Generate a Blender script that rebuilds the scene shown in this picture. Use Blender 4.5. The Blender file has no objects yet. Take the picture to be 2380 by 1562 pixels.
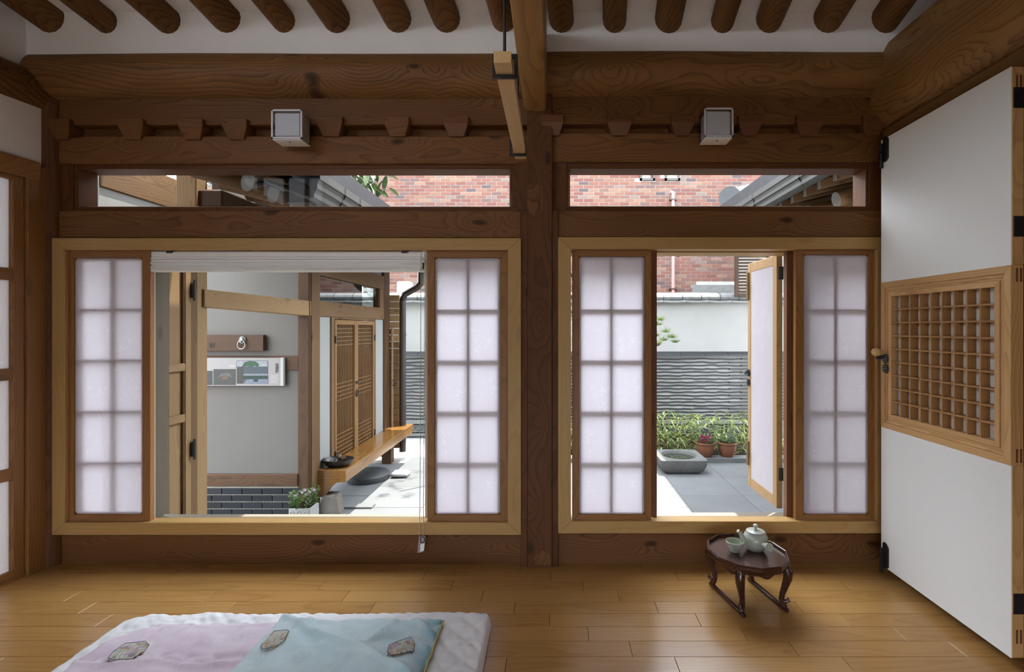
import bpy, bmesh, math, random
from mathutils import Vector, Matrix, noise as mnoise

random.seed(7)
sc = bpy.context.scene
COL = sc.collection
FOC, CX, CY, CAMH = 1190.0, 1285.0, 762.0, 1.2
GZ = -0.40          # level of the courtyard paving

# ------------------------------------------------------------------ camera
cam_d = bpy.data.cameras.new('camera')
cam_d.sensor_width = 36.0
cam_d.lens = 18.0
cam_d.shift_x = -(CX - 1190.0) / 2380.0
cam_d.shift_y = -(781.0 - CY) / 2380.0
cam_d.clip_start = 0.02
cam = bpy.data.objects.new('camera', cam_d)
cam.location = (0, 0, CAMH)
cam.rotation_euler = (math.pi / 2, 0, 0)
COL.objects.link(cam)
sc.camera = cam

# ------------------------------------------------------------------ world, sun, exposure
world = bpy.data.worlds.new('sky')
sc.world = world
world.use_nodes = True
wn = world.node_tree
bg = wn.nodes['Background']
bg.inputs['Color'].default_value = (0.86, 0.925, 1.0, 1)
bg.inputs['Strength'].default_value = 10.5

sun_d = bpy.data.lights.new('sun', 'SUN')
sun_d.energy = 15.0
sun_d.angle = math.radians(0.6)
sun_d.color = (1.0, 0.95, 0.86)
sun = bpy.data.objects.new('sun', sun_d)
sun.rotation_euler = Vector((0.184, 0.16, 1.0)).to_track_quat('Z', 'Y').to_euler()
sun.location = (0, 5, 12)
COL.objects.link(sun)

sc.view_settings.view_transform = 'Standard'
sc.view_settings.look = 'None'
sc.view_settings.gamma = 1.0
sc.view_settings.use_curve_mapping = False
sc.view_settings.exposure = 0.13
cy = sc.cycles
cy.max_bounces = 6
cy.diffuse_bounces = 4
cy.glossy_bounces = 2
cy.transmission_bounces = 3
cy.transparent_max_bounces = 8
cy.use_adaptive_sampling = True
cy.adaptive_threshold = 0.03
cy.adaptive_min_samples = 16
cy.caustics_reflective = False
cy.caustics_refractive = False
cy.sample_clamp_indirect = 6.0
cy.use_denoising = True

# ------------------------------------------------------------------ helpers
def X(px, d): return (px - CX) / FOC * d
def Z(py, d): return CAMH + (CY - py) / FOC * d

WL = {}

def props(o, label=None, cat=None, group=None, kind=None):
    if label: o['label'] = label
    if cat: o['category'] = cat
    if group: o['group'] = group
    if kind: o['kind'] = kind
    return o

def place(o, world_loc, parent):
    wl = Vector(world_loc)
    if parent is not None:
        o.parent = parent
        o.location = wl - WL[parent.name]
    else:
        o.location = wl
    WL[o.name] = wl
    return o

def empty(name, loc, label=None, cat=None, group=None, kind=None):
    o = bpy.data.objects.new(name, None)
    o.empty_display_size = 0.05
    COL.objects.link(o)
    o.location = loc
    WL[o.name] = Vector(loc)
    return props(o, label, cat, group, kind)

def link(name, me, loc, parent=None, mat=None):
    o = bpy.data.objects.new(name, me)
    COL.objects.link(o)
    if mat is not None and not me.materials:
        me.materials.append(mat)
    return place(o, loc, parent)

class MB:
    def __init__(s):
        s.V, s.F, s.M = [], [], []
    def add(s, verts, faces, m=0):
        b = len(s.V)
        s.V += [tuple(v) for v in verts]
        s.F += [tuple(b + i for i in f) for f in faces]
        s.M += [m] * len(faces)
        return s
    def box(s, x0, x1, y0, y1, z0, z1, m=0):
        x0, x1 = min(x0, x1), max(x0, x1); y0, y1 = min(y0, y1), max(y0, y1); z0, z1 = min(z0, z1), max(z0, z1)
        v = [(x0,y0,z0),(x1,y0,z0),(x1,y1,z0),(x0,y1,z0),(x0,y0,z1),(x1,y0,z1),(x1,y1,z1),(x0,y1,z1)]
        return s.add(v, [(3,2,1,0),(4,5,6,7),(0,1,5,4),(1,2,6,5),(2,3,7,6),(3,0,4,7)], m)
    def hexa(s, q0, q1, m=0):
        """two matching quads -> closed hexahedron"""
        return s.add(list(q0) + list(q1), [(3,2,1,0),(4,5,6,7),(0,1,5,4),(1,2,6,5),(2,3,7,6),(3,0,4,7)], m)
    def prism(s, poly, axis, lo, hi, m=0):
        """poly: 2D points in the plane across AXIS ('x': (y,z), 'y': (x,z), 'z': (x,y))"""
        def P(a, b, c):
            return (c, a, b) if axis == 'x' else (a, c, b) if axis == 'y' else (a, b, c)
        n = len(poly)
        v = [P(a, b, lo) for a, b in poly] + [P(a, b, hi) for a, b in poly]
        f = [tuple(range(n - 1, -1, -1)), tuple(range(n, 2 * n))]
        f += [(i, (i + 1) % n, n + (i + 1) % n, n + i) for i in range(n)]
        return s.add(v, f, m)
    def tube(s, pts, rad, n=10, cap=True, sx=1.0, sy=1.0, m=0, closed=False):
        pts = [Vector(p) for p in pts]
        k = len(pts)
        rad = rad if hasattr(rad, '__len__') else [rad] * k
        prev = None
        v, f = [], []
        for i, p in enumerate(pts):
            if closed: t = pts[(i + 1) % k] - pts[i - 1]
            elif i == 0: t = pts[1] - p
            elif i == k - 1: t = p - pts[-2]
            else: t = pts[i + 1] - pts[i - 1]
            t.normalize()
            if prev is None:
                up = Vector((0, 0, 1)) if abs(t.z) < .9 else Vector((0, 1, 0))
                a = t.cross(up).normalized()
            else:
                a = (prev - t * prev.dot(t)).normalized()
            prev = a
            b = t.cross(a)
            for j in range(n):
                an = 2 * math.pi * j / n
                v.append(p + (a * math.cos(an) * sx + b * math.sin(an) * sy) * rad[i])
        for i in range(k if closed else k - 1):
            i2 = (i + 1) % k
            for j in range(n):
                f.append((i * n + j, i * n + (j + 1) % n, i2 * n + (j + 1) % n, i2 * n + j))
        if cap and not closed:
            f.append(tuple(range(n - 1, -1, -1)))
            f.append(tuple((k - 1) * n + j for j in range(n)))
        return s.add(v, f, m)
    def lathe(s, prof, c, n=28, sx=1.0, sy=1.0, m=0):
        """prof: (r, z) rings, first/last closed if r == 0"""
        v, f = [], []
        idx = []
        for r, z in prof:
            if r <= 1e-6:
                idx.append([len(v)]); v.append((c[0], c[1], c[2] + z))
            else:
                idx.append(list(range(len(v), len(v) + n)))
                for j in range(n):
                    a = 2 * math.pi * j / n
                    v.append((c[0] + r * sx * math.cos(a), c[1] + r * sy * math.sin(a), c[2] + z))
        for A, B in zip(idx, idx[1:]):
            for j in range(n):
                j2 = (j + 1) % n
                if len(A) == 1 and len(B) == 1: continue
                if len(A) == 1: f.append((A[0], B[j], B[j2]))
                elif len(B) == 1: f.append((A[j], B[0], A[j2]))
                else: f.append((A[j], B[j], B[j2], A[j2]))
        return s.add(v, f, m)
    def mesh(s, name, mats, smooth=False, bevel=0.0, center=True, seg=1, fix=True):
        me = bpy.data.meshes.new(name)
        c = Vector((0, 0, 0))
        V = s.V
        if center:
            lo = [min(v[i] for v in V) for i in range(3)]; hi = [max(v[i] for v in V) for i in range(3)]
            c = Vector([(a + b) / 2 for a, b in zip(lo, hi)])
            V = [(v[0] - c.x, v[1] - c.y, v[2] - c.z) for v in V]
        me.from_pydata(V, [], s.F)
        mats = mats if isinstance(mats, (list, tuple)) else [mats]
        for mm in mats: me.materials.append(mm)
        if len(mats) > 1:
            me.polygons.foreach_set('material_index', s.M)
        if fix or bevel > 0:
            bm = bmesh.new(); bm.from_mesh(me)
            if fix: bmesh.ops.recalc_face_normals(bm, faces=bm.faces)
            if bevel > 0:
                ed = [e for e in bm.edges if len(e.link_faces) == 2 and e.calc_face_angle(0) > 0.5]
                bmesh.ops.bevel(bm, geom=ed, offset=bevel, segments=seg, affect='EDGES', clamp_overlap=True)
            bm.to_mesh(me); bm.free()
        if smooth:
            me.polygons.foreach_set('use_smooth', [True] * len(me.polygons))
            me.set_sharp_from_angle(angle=math.radians(40))
        me.update()
        return me, c
    def build(s, name, mats, parent=None, smooth=False, bevel=0.0, seg=1, fix=True):
        me, c = s.mesh(name, mats, smooth, bevel, True, seg, fix)
        o = bpy.data.objects.new(name, me)
        COL.objects.link(o)
        return place(o, c, parent)

def BX(name, mat, parent, x0, x1, y0, y1, z0, z1, bevel=0.0):
    return MB().box(x0, x1, y0, y1, z0, z1).build(name, mat, parent, bevel=bevel)

# ------------------------------------------------------------------ materials
class NT:
    def __init__(s, name):
        s.m = bpy.data.materials.new(name)
        s.m.use_nodes = True
        s.t = s.m.node_tree
        s.t.nodes.clear()
        s.out = s.t.nodes.new('ShaderNodeOutputMaterial')
    def n(s, typ, ins=None, **kw):
        nd = s.t.nodes.new('ShaderNode' + typ)
        for k, v in kw.items(): setattr(nd, k, v)
        for k, v in (ins or {}).items():
            sock = nd.inputs[k]
            if isinstance(v, bpy.types.NodeSocket): s.t.links.new(v, sock)
            else: sock.default_value = v
        return nd
    def math(s, op, a, b=None, c=None, clamp=False):
        ins = {0: a}
        if b is not None: ins[1] = b
        if c is not None: ins[2] = c
        nd = s.n('Math', ins, operation=op); nd.use_clamp = clamp
        return nd.outputs[0]
    def mix(s, fac, a, b, blend='MIX'):
        nd = s.t.nodes.new('ShaderNodeMix'); nd.data_type = 'RGBA'; nd.blend_type = blend
        for k, v in ((0, fac), (6, a), (7, b)):
            if isinstance(v, bpy.types.NodeSocket): s.t.links.new(v, nd.inputs[k])
            else: nd.inputs[k].default_value = v if k == 0 else (tuple(v) + (1,))[:4]
        return nd.outputs[2]
    def ramp(s, fac, stops, interp='LINEAR'):
        nd = s.n('ValToRGB', {0: fac}); r = nd.color_ramp; r.interpolation = interp
        while len(r.elements) > 1: r.elements.remove(r.elements[-1])
        for i, (p, c) in enumerate(stops):
            e = r.elements[0] if i == 0 else r.elements.new(p)
            e.position = p
            e.color = (c, c, c, 1) if not hasattr(c, '__len__') else (tuple(c) + (1,))[:4]
        return nd.outputs[0]
    def noise(s, vec, scale, detail=2.0, rough=0.5, dist=0.0):
        return s.n('TexNoise', {'Vector': vec, 'Scale': scale, 'Detail': detail, 'Roughness': rough, 'Distortion': dist})
    def obj(s):
        return s.n('TexCoord').outputs['Object']
    def pr(s, color, rough=0.5, spec=0.5, bump=None, bstr=0.2, bdist=0.002, **kw):
        ins = {'Base Color': color if isinstance(color, bpy.types.NodeSocket) else (tuple(color) + (1,))[:4],
               'Roughness': rough, 'Specular IOR Level': spec}
        if bump is not None:
            b = s.n('Bump', {'Height': bump, 'Strength': bstr, 'Distance': bdist})
            ins['Normal'] = b.outputs[0]
        for k, v in kw.items(): ins[k.replace('_', ' ')] = v
        p = s.n('BsdfPrincipled', ins)
        return p.outputs[0]
    def done(s, sh):
        s.t.links.new(sh, s.out.inputs[0])
        return s.m

def plain(name, color, rough=0.6, spec=0.4, var=0.0, vscale=6.0, bump=0.0, bscale=60.0, metal=0.0):
    t = NT(name)
    co = t.obj()
    col = (tuple(color) + (1,))[:4]
    if var > 0:
        nz = t.noise(co, vscale, 4, .6).outputs[0]
        lo = tuple(c * (1 - var) for c in color); hi = tuple(min(1, c * (1 + var)) for c in color)
        col = t.ramp(nz, [(.3, lo), (.7, hi)])
    b = t.noise(co, bscale, 3, .6).outputs[0] if bump > 0 else None
    return t.done(t.pr(col, rough, spec, b, bump, .004, Metallic=metal))

WOODS = {
    # name: light, dark, ring frequency (1/m), roughness, specular, knot strength, streak
    'beam':   ((0.194,0.085,0.027), (0.068,0.025,0.008), 85, .55, .25, 1.0, .35),
    'purlin': ((0.254,0.125,0.042), (0.088,0.034,0.010), 72, .55, .25, 1.0, .70),
    'rafter': ((0.202,0.094,0.030), (0.054,0.020,0.006), 60, .6, .2, 1.0, .75),
    'post':   ((0.128,0.047,0.015), (0.060,0.020,0.006), 60, .55, .25, .9, .3),
    'frame':  ((0.450,0.282,0.105), (0.320,0.164,0.052), 55, .42, .35, .25, .25),
    'sash':   ((0.295,0.139,0.043), (0.189,0.078,0.021), 75, .42, .35, .35, .25),
    'sashred':((0.168,0.068,0.028), (0.104,0.036,0.014), 75, .45, .3, .2, .25),
    'light':  ((.580,.350,.150), (.380,.190,.065), 85, .5, .3, .3, .25),
    'lintel': ((0.281,0.149,0.055), (0.162,0.072,0.024), 90, .5, .3, .5, .6),
    'bigbeam':((0.357,0.191,0.064), (0.128,0.051,0.014), 95, .5, .3, .6, .6),
    'mid':    ((0.408,0.238,0.085), (0.246,0.111,0.031), 40, .5, .3, .7, .3),
    'pendant':((.640,.440,.220), (.500,.300,.120), 120, .45, .3, .1, .2),
    'floor':  ((0.440,0.245,0.080), (0.270,0.124,0.034), 45, .24, .5, .06, .3),
    'table':  ((.060,.020,.012), (.022,.008,.006), 60, .22, .55, .1, .5),
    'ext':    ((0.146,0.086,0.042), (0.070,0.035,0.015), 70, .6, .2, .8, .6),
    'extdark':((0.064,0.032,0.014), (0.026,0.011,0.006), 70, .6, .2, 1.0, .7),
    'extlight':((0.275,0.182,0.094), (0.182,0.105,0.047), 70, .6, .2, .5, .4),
    'bench':  ((0.201,0.100,0.028), (0.108,0.044,0.012), 45, .16, .5, 1.0, .5),
    'shutter':((.200,.110,.048), (.110,.052,.020), 70, .55, .25, .5, .4),
    'casement':((.340,.215,.100), (.240,.138,.055), 80, .5, .3, .2, .3),
    'louvre': ((.060,.038,.024), (.030,.018,.011), 70, .6, .2, .3, .4),
    'lattice':((.380,.200,.072), (.260,.120,.038), 85, .5, .3, .2, .25),
    'grey':   ((0.143,0.118,0.088), (0.083,0.063,0.047), 80, .6, .2, .5, .4),
}
_W = {}
def wood(kind, axis='x'):
    if (kind, axis) in _W: return _W[kind, axis]
    light, dark, freq, rough, spec, kn, streak = WOODS[kind]
    t = NT('wood_%s_%s' % (kind, axis))
    co = t.n('SeparateXYZ', {0: t.obj()})
    rnd = t.n('ObjectInfo').outputs['Random']
    order = {'x': (0, 1, 2), 'y': (1, 0, 2), 'z': (2, 0, 1)}[axis]
    g = t.math('MULTIPLY_ADD', rnd, 23.0, co.outputs[order[0]])
    a = t.math('MULTIPLY_ADD', rnd, 3.7, co.outputs[order[1]])
    b = t.math('MULTIPLY_ADD', rnd, 9.1, co.outputs[order[2]])
    def vec(sg, sa):
        return t.n('CombineXYZ', {0: t.math('MULTIPLY', g, sg), 1: t.math('MULTIPLY', a, sa), 2: t.math('MULTIPLY', b, sa)}).outputs[0]
    warp = t.n('SeparateXYZ', {0: t.noise(vec(1.1, 3.5), 1.0, 1.0, .5).outputs['Color']})
    kv = t.n('CombineXYZ', {0: t.math('MULTIPLY', g, 1.9), 1: t.math('MULTIPLY', t.math('ADD', a, b), 4.4), 2: 0.0}).outputs[0]
    kv = t.n('VectorMath', {0: kv, 1: t.n('VectorMath', {0: t.noise(vec(9.0, 22.0), 1.0, 0.0).outputs['Color'], 1: (.06, .06, .06)}, operation='MULTIPLY').outputs[0]}, operation='ADD').outputs[0]
    vor = t.n('TexVoronoi', {'Vector': kv, 'Scale': 1.0, 'Randomness': 1.0}, feature='F1', voronoi_dimensions='2D')
    dk = vor.outputs['Distance']
    bulge = t.math('POWER', t.math('SUBTRACT', 1.0, t.math('MULTIPLY', dk, 2.1), clamp=True), 2.0)
    # distance from the pith of the log, which wanders along the grain
    a2 = t.math('MULTIPLY_ADD', warp.outputs[0], .12, t.math('ADD', co.outputs[order[1]], t.math('MULTIPLY_ADD', rnd, .10, -.12)))
    b2 = t.math('MULTIPLY_ADD', warp.outputs[1], .12, t.math('ADD', co.outputs[order[2]], t.math('MULTIPLY_ADD', rnd, -.10, -.06)))
    r = t.math('SQRT', t.math('ADD', t.math('MULTIPLY', a2, a2), t.math('MULTIPLY', b2, b2)))
    r = t.math('MULTIPLY_ADD', bulge, .060 * kn, r)
    r = t.math('MULTIPLY_ADD', t.noise(vec(5.0, 26.0), 1.0, 0.5).outputs[0], .010, r)
    ring = t.math('FRACT', t.math('MULTIPLY', r, freq * 1.35))
    rings = t.ramp(ring, [(0, .0), (.45, .12), (.78, .55), (.90, 1.0), (.96, .8), (1.0, .0)])
    fib = t.noise(vec(4.0, 190.0), 1.0, 1.0, .6).outputs[0]
    blot = t.noise(vec(1.6, 9.0), 1.0, 2.5, .62).outputs[0]
    fac = t.math('MULTIPLY', rings, .55 if kind not in ('floor', 'frame') else .30)
    fac = t.math('ADD', fac, t.math('MULTIPLY', t.math('SUBTRACT', blot, .5), streak * 1.6))
    fac = t.math('ADD', fac, t.math('MULTIPLY', t.math('SUBTRACT', fib, .5), .35))
    fac = t.math('ADD', fac, t.math('MULTIPLY', t.math('SUBTRACT', rnd, .5), .30))
    fac = t.math('ADD', fac, .15, clamp=True)
    col = t.mix(fac, light, dark)
    knot = t.ramp(dk, [(0, 1.0), (.035, .9), (.060, .6), (.085, 0.0)])
    kpick = t.math('GREATER_THAN', t.n('SeparateXYZ', {0: vor.outputs['Color']}).outputs[0], .62)
    kf = t.math('MULTIPLY', t.math('MULTIPLY', knot, kpick), min(1.0, kn) * .85)
    col = t.mix(kf, col, tuple(c * .28 for c in dark))
    bh = t.math('ADD', fib, t.math('MULTIPLY', rings, .5))
    sh = t.pr(col, rough, spec, bh, .12 if kind != 'floor' else .03, .002)
    _W[kind, axis] = t.done(sh)
    return _W[kind, axis]

def m_plaster(name, c, bump=.25):
    t = NT(name); co = t.obj()
    n1 = t.noise(co, 3.0, 5, .6).outputs[0]
    n2 = t.noise(co, 45.0, 4, .6).outputs[0]
    col = t.ramp(n1, [(.3, tuple(k * .93 for k in c)), (.7, c)])
    return t.done(t.pr(col, .85, .15, t.math('ADD', n2, t.math('MULTIPLY', n1, 2.0)), bump, .006))

def m_paper(name, c, trans, fib=.12):
    t = NT(name); co = t.obj()
    nz = t.noise(co, 26.0, 2, .5, 1.6).outputs[0]
    line = t.ramp(t.math('ABSOLUTE', t.math('SUBTRACT', nz, .5)), [(0, 1.0), (.012, .6), (.03, 0.0)])
    pick = t.ramp(t.noise(co, 12.0, 1).outputs[0], [(.48, 0), (.6, 1)])
    f = t.math('MULTIPLY', t.math('MULTIPLY', line, pick), fib * 3)
    fine = t.noise(co, 160.0, 3, .7).outputs[0]
    col = t.mix(f, tuple(k * .93 for k in c), (1, 1, 1))
    col = t.mix(t.math('MULTIPLY', fine, .12), col, (.6, .56, .62))
    d = t.n('BsdfDiffuse', {'Color': col, 'Roughness': .5})
    tr = t.n('BsdfTranslucent', {'Color': col})
    mx = t.n('MixShader', {0: trans, 1: d.outputs[0], 2: tr.outputs[0]})
    return t.done(mx.outputs[0])

def m_glass(name, tint=(.97, .985, .98), refl=1.0):
    t = NT(name)
    fc = t.n('LayerWeight', {'Blend': .5}).outputs['Facing']
    fr = t.math('MULTIPLY_ADD', t.math('POWER', fc, 5.0), .96, .04)
    tr = t.n('BsdfTransparent', {'Color': tuple(tint) + (1,)})
    gl = t.n('BsdfGlossy', {'Color': (1, 1, 1, 1), 'Roughness': 0.01})
    mx = t.n('MixShader', {0: t.math('MULTIPLY', fr, refl, clamp=True), 1: tr.outputs[0], 2: gl.outputs[0]})
    return t.done(mx.outputs[0])

def m_stone(name, c, rough=.75, scale=220.0, var=.35, bump=.4):
    t = NT(name); co = t.obj()
    n1 = t.noise(co, scale, 2, .8).outputs[0]
    n2 = t.noise(co, 3.5, 4, .6).outputs[0]
    rnd = t.n('ObjectInfo').outputs['Random']
    f = t.math('ADD', t.math('MULTIPLY', n1, .75), t.math('MULTIPLY', n2, .25))
    f = t.math('ADD', f, t.math('MULTIPLY', t.math('SUBTRACT', rnd, .5), .10))
    col = t.ramp(f, [(.3, tuple(k * (1 - var) for k in c)), (.7, tuple(min(1, k * (1 + var * .6)) for k in c))])
    return t.done(t.pr(col, rough, .3, n1, bump, .004))

def m_brick(name, stops, rough=.85):
    t = NT(name)
    v = t.math('FRACT', t.math('ADD', t.n('ObjectInfo').outputs['Random'], t.n('NewGeometry').outputs['Random Per Island']))
    col = t.ramp(v, stops, 'CONSTANT')
    nz = t.noise(t.obj(), 35.0, 4, .7).outputs[0]
    col = t.mix(t.math('MULTIPLY', nz, .5), col, tuple(k * .55 for k in stops[0][1]))
    return t.done(t.pr(col, rough, .2, nz, .3, .004))

def m_fabric(name, c1, c2, scale=7.0, sheen=.3, damask=True):
    t = NT(name); co = t.obj()
    n1 = t.noise(co, scale, 4, .6).outputs[0]
    col = t.ramp(n1, [(.35, c1), (.68, c2)])
    if damask:
        vo = t.n('TexVoronoi', {'Vector': co, 'Scale': 7.5, 'Randomness': .25}, feature='F1').outputs['Distance']
        wv = t.noise(co, 95.0, 2, .6).outputs[0]
        mk = t.math('MULTIPLY', t.ramp(vo, [(.0, 1), (.22, .9), (.30, 0)]), t.ramp(wv, [(.46, 0), (.56, 1)]))
        col = t.mix(t.math('MULTIPLY', mk, .22), col, tuple(k * .55 for k in c1))
    fine = t.noise(co, 420.0, 2, .6).outputs[0]
    return t.done(t.pr(col, .72, .25, fine, .15, .001, Sheen_Weight=sheen, Sheen_Roughness=.4))

def m_leaf(name, c1, c2, trans=.35):
    t = NT(name)
    v = t.math('FRACT', t.math('ADD', t.n('ObjectInfo').outputs['Random'], t.n('NewGeometry').outputs['Random Per Island']))
    col = t.ramp(v, [(0, c1), (1, c2)])
    d = t.pr(col, .4, .4)
    tr = t.n('BsdfTranslucent', {'Color': col})
    mx = t.n('MixShader', {0: trans, 1: d, 2: tr.outputs[0]})
    return t.done(mx.outputs[0])

M = {}
M['plaster'] = m_plaster('white_plaster', (0.840, 0.816, 0.804))
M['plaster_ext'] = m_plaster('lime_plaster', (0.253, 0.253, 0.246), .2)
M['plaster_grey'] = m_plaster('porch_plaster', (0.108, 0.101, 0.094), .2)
M['paper'] = m_paper('mulberry_paper', (.77, .73, .815), .55)
M['paper_door'] = m_paper('door_paper', (0.933, 0.933, 0.922), .08, .05)
M['paper_side'] = m_paper('side_door_paper', (.80, .77, .80), .05, .12)
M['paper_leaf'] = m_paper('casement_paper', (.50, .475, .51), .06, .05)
M['glass'] = m_glass('window_glass', refl=.12)
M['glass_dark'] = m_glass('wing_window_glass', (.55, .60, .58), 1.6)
M['glass_lamp'] = m_glass('lamp_glass', (.92, .94, .96), 1.2)
M['frost'] = plain('frosted_glass', (.62, .62, .66), .35, .6)
M['black_metal'] = plain('black_iron', (.012, .012, .014), .45, .5)
M['grey_metal'] = plain('grey_sheet_metal', (0.043, 0.044, 0.042), .45, .5, .12, 3.0)
M['brown_metal'] = plain('brown_downpipe_metal', (0.030, 0.019, 0.015), .4, .5)
M['brass'] = plain('aged_brass', (.22, .15, .06), .4, .5, metal=.7)
M['silver'] = plain('cast_metal', (0.260, 0.260, 0.248), .32, .5, .3, 40, metal=.8)
M['pvc'] = plain('cream_window_rail', (0.462, 0.420, 0.329), .45, .4)
M['pvc_grey'] = plain('grey_window_rail', (0.180, 0.153, 0.117), .45, .4)
M['blind'] = m_paper('blind_fabric', (0.933, 0.943, 0.950), .45, 0.0)
M['blind_rail'] = plain('white_blind_rail', (.88, .89, .90), .4, .4)
M['cord'] = plain('pale_cord', (.50, .50, .46), .6, .3)
M['white'] = plain('white_paint', (0.277, 0.277, 0.270), .6, .3)
M['plastic'] = plain('clear_mauve_plastic', (.36, .28, .31), .2, .6)
M['tile'] = plain('dark_roof_tile', (0.017, 0.018, 0.021), .5, .4, .3, 9, .3, 40)
M['tile_light'] = plain('highlit_ridge_tile', (0.142, 0.146, 0.146), .45, .45, .3, 9, .3, 40)  # bright coping highlights put into the colour as a paler tile
M['concrete'] = plain('pale_concrete', (0.129, 0.133, 0.129), .85, .2, .15, 12, .3, 90)
M['mortar'] = plain('pale_mortar', (0.326, 0.320, 0.295), .9, .1, .15, 8, .3, 90)
M['mortar_dark'] = plain('grey_mortar', (0.241, 0.223, 0.186), .9, .1, .15, 8, .3, 90)
M['granite'] = m_stone('grey_granite', (0.120, 0.124, 0.126))
M['granite_warm'] = m_stone('warm_granite', (0.161, 0.142, 0.123), var=.5)
M['rough_stone'] = m_stone('rough_granite_block', (0.077, 0.079, 0.081), .85, 60, .6, .9)
M['dark_stone'] = m_stone('dark_step_stone', (.045, .047, .05), .5, 120, .4, .4)  # dark grey stone of the round step
M['basin'] = m_stone('basin_granite', (0.100, 0.100, 0.094), .8, 110, .45, .7)
M['soil'] = plain('soil', (0.020, 0.014, 0.010), .95, .1, .3, 20)
M['terracotta'] = plain('terracotta', (0.138, 0.056, 0.029), .75, .25, .2, 8, .2, 60)
M['celadon'] = plain('celadon_glaze', (.38, .40, .345), .28, .5, .12, 30)
M['celadon_in'] = plain('celadon_inside', (.34, .39, .28), .28, .5, .12, 30)
M['brick_red'] = m_brick('red_brick', [(0, (.150, .066, .050)), (.20, (.120, .050, .040)), (.38, (.165, .088, .062)), (.52, (.130, .072, .060)), (.66, (.098, .060, .055)), (.78, (.180, .108, .078)), (.88, (.140, .105, .092)), (.95, (.060, .050, .054))])
M['brick_dark'] = m_brick('dark_grey_brick', [(0, (0.017, 0.020, 0.024)), (.3, (0.021, 0.024, 0.026)), (.6, (0.014, 0.016, 0.019))])
M['leaf'] = m_leaf('broad_leaf', (0.011, 0.025, 0.005), (0.037, 0.058, 0.012))
M['bamboo'] = m_leaf('bamboo_leaf', (0.061, 0.101, 0.020), (0.213, 0.254, 0.072))
M['pine'] = m_leaf('pine_needle', (0.050, 0.095, 0.015), (0.150, 0.210, 0.040))
M['herb'] = m_leaf('herb_leaf', (0.030, 0.065, 0.015), (0.080, 0.125, 0.035))
M['flower_pink'] = m_leaf('magenta_petal', (0.250, 0.015, 0.080), (0.310, 0.035, 0.110), .2)
M['flower_pale'] = m_leaf('pale_pink_petal', (0.350, 0.225, 0.310), (0.400, 0.310, 0.375), .2)
M['flower_blue'] = m_leaf('violet_petal', (0.125, 0.110, 0.275), (0.200, 0.180, 0.350), .2)
M['pink_pipe'] = plain('pink_painted_pipe', (0.384, 0.161, 0.149), .5, .4)
M['bark'] = plain('bark', (.10, .065, .045), .9, .1, .4, 20, .8, 50)
M['water'] = plain('still_water', (.020, .025, .018), .04, .6)
M['white_int'] = plain('white_enamel', (.78, .78, .78), .5, .3)
M['quilt_white'] = m_fabric('white_cotton', (0.814, 0.825, 0.869), (0.880, 0.891, 0.924), 5.0, .1, False)
M['quilt_pink'] = m_fabric('pink_silk', (0.696, 0.588, 0.708), (0.804, 0.708, 0.804))
def m_teal():
    t = NT('pale_teal_silk'); co = t.obj()
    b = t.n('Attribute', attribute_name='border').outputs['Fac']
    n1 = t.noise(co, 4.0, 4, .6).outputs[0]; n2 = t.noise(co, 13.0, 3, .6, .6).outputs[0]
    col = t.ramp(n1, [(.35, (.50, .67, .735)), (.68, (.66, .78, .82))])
    f = t.ramp(t.math('ADD', b, t.math('MULTIPLY', t.math('SUBTRACT', n2, .5), .5)), [(.72, 0), (1.05, 1)])  # deeper teal toward the right edge: fold shading put into the colour
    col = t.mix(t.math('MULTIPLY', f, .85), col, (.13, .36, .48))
    vo = t.n('TexVoronoi', {'Vector': co, 'Scale': 7.5, 'Randomness': .25}, feature='F1').outputs['Distance']
    wv = t.noise(co, 95.0, 2, .6).outputs[0]
    mk = t.math('MULTIPLY', t.ramp(vo, [(.0, 1), (.22, .9), (.30, 0)]), t.ramp(wv, [(.46, 0), (.56, 1)]))
    col = t.mix(t.math('MULTIPLY', mk, .20), col, (.22, .36, .42))
    return t.done(t.pr(col, .6, .3, t.noise(co, 420.0, 2, .6).outputs[0], .15, .001, Sheen_Weight=.3, Sheen_Roughness=.4))
M['quilt_teal'] = m_teal()
M['piping'] = plain('yellow_piping', (.52, .42, .10), .6, .3)
M['towel'] = plain('white_rubber', (0.356, 0.360, 0.382), .4, .4)
M['print_paper'] = plain('poster_paper', (0.186, 0.173, 0.171), .6, .3)
M['ink'] = plain('black_ink', (.03, .035, .03), .8, .1)
M['asphalt'] = plain('yard_gravel', (0.288, 0.280, 0.264), .9, .1, .2, 2)

# ================================================================== FLOOR
PITCH, PLEN = 0.0942, 0.610
floor = empty('floor', (0, 0, 0), 'polished brown plank floor of the room', 'floor', kind='structure')
BX('subfloor', plain('floor_joint', (.045, .022, .010), .9, .05), floor, -3.3, 2.1, -2.4, 2.66, -.06, -.0105)
pm, _ = MB().box(-PLEN/2+.0007, PLEN/2-.0007, -PITCH/2+.0005, PITCH/2-.0005, -.0105, 0).mesh('plank', wood('floor', 'x'), bevel=.0009, center=False)
rest = MB()
for i in range(53):
    d1 = 2.621 - PITCH * i
    off = (-.011 + .152 * (i - 1)) % PLEN
    for k in range(-6, 4):
        x0 = off + k * PLEN
        if x0 > 1.75 or x0 + PLEN < -3.0: continue
        if i < 11:
            link('plank', pm, (x0 + PLEN / 2, d1 - PITCH / 2, 0), floor)
        else:
            rest.box(x0 + .0007, x0 + PLEN - .0007, d1 - PITCH + .0005, d1 - .0005, -.0105, 0)
props(rest.build('planking', wood('floor', 'x'), floor), kind='stuff')

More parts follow.
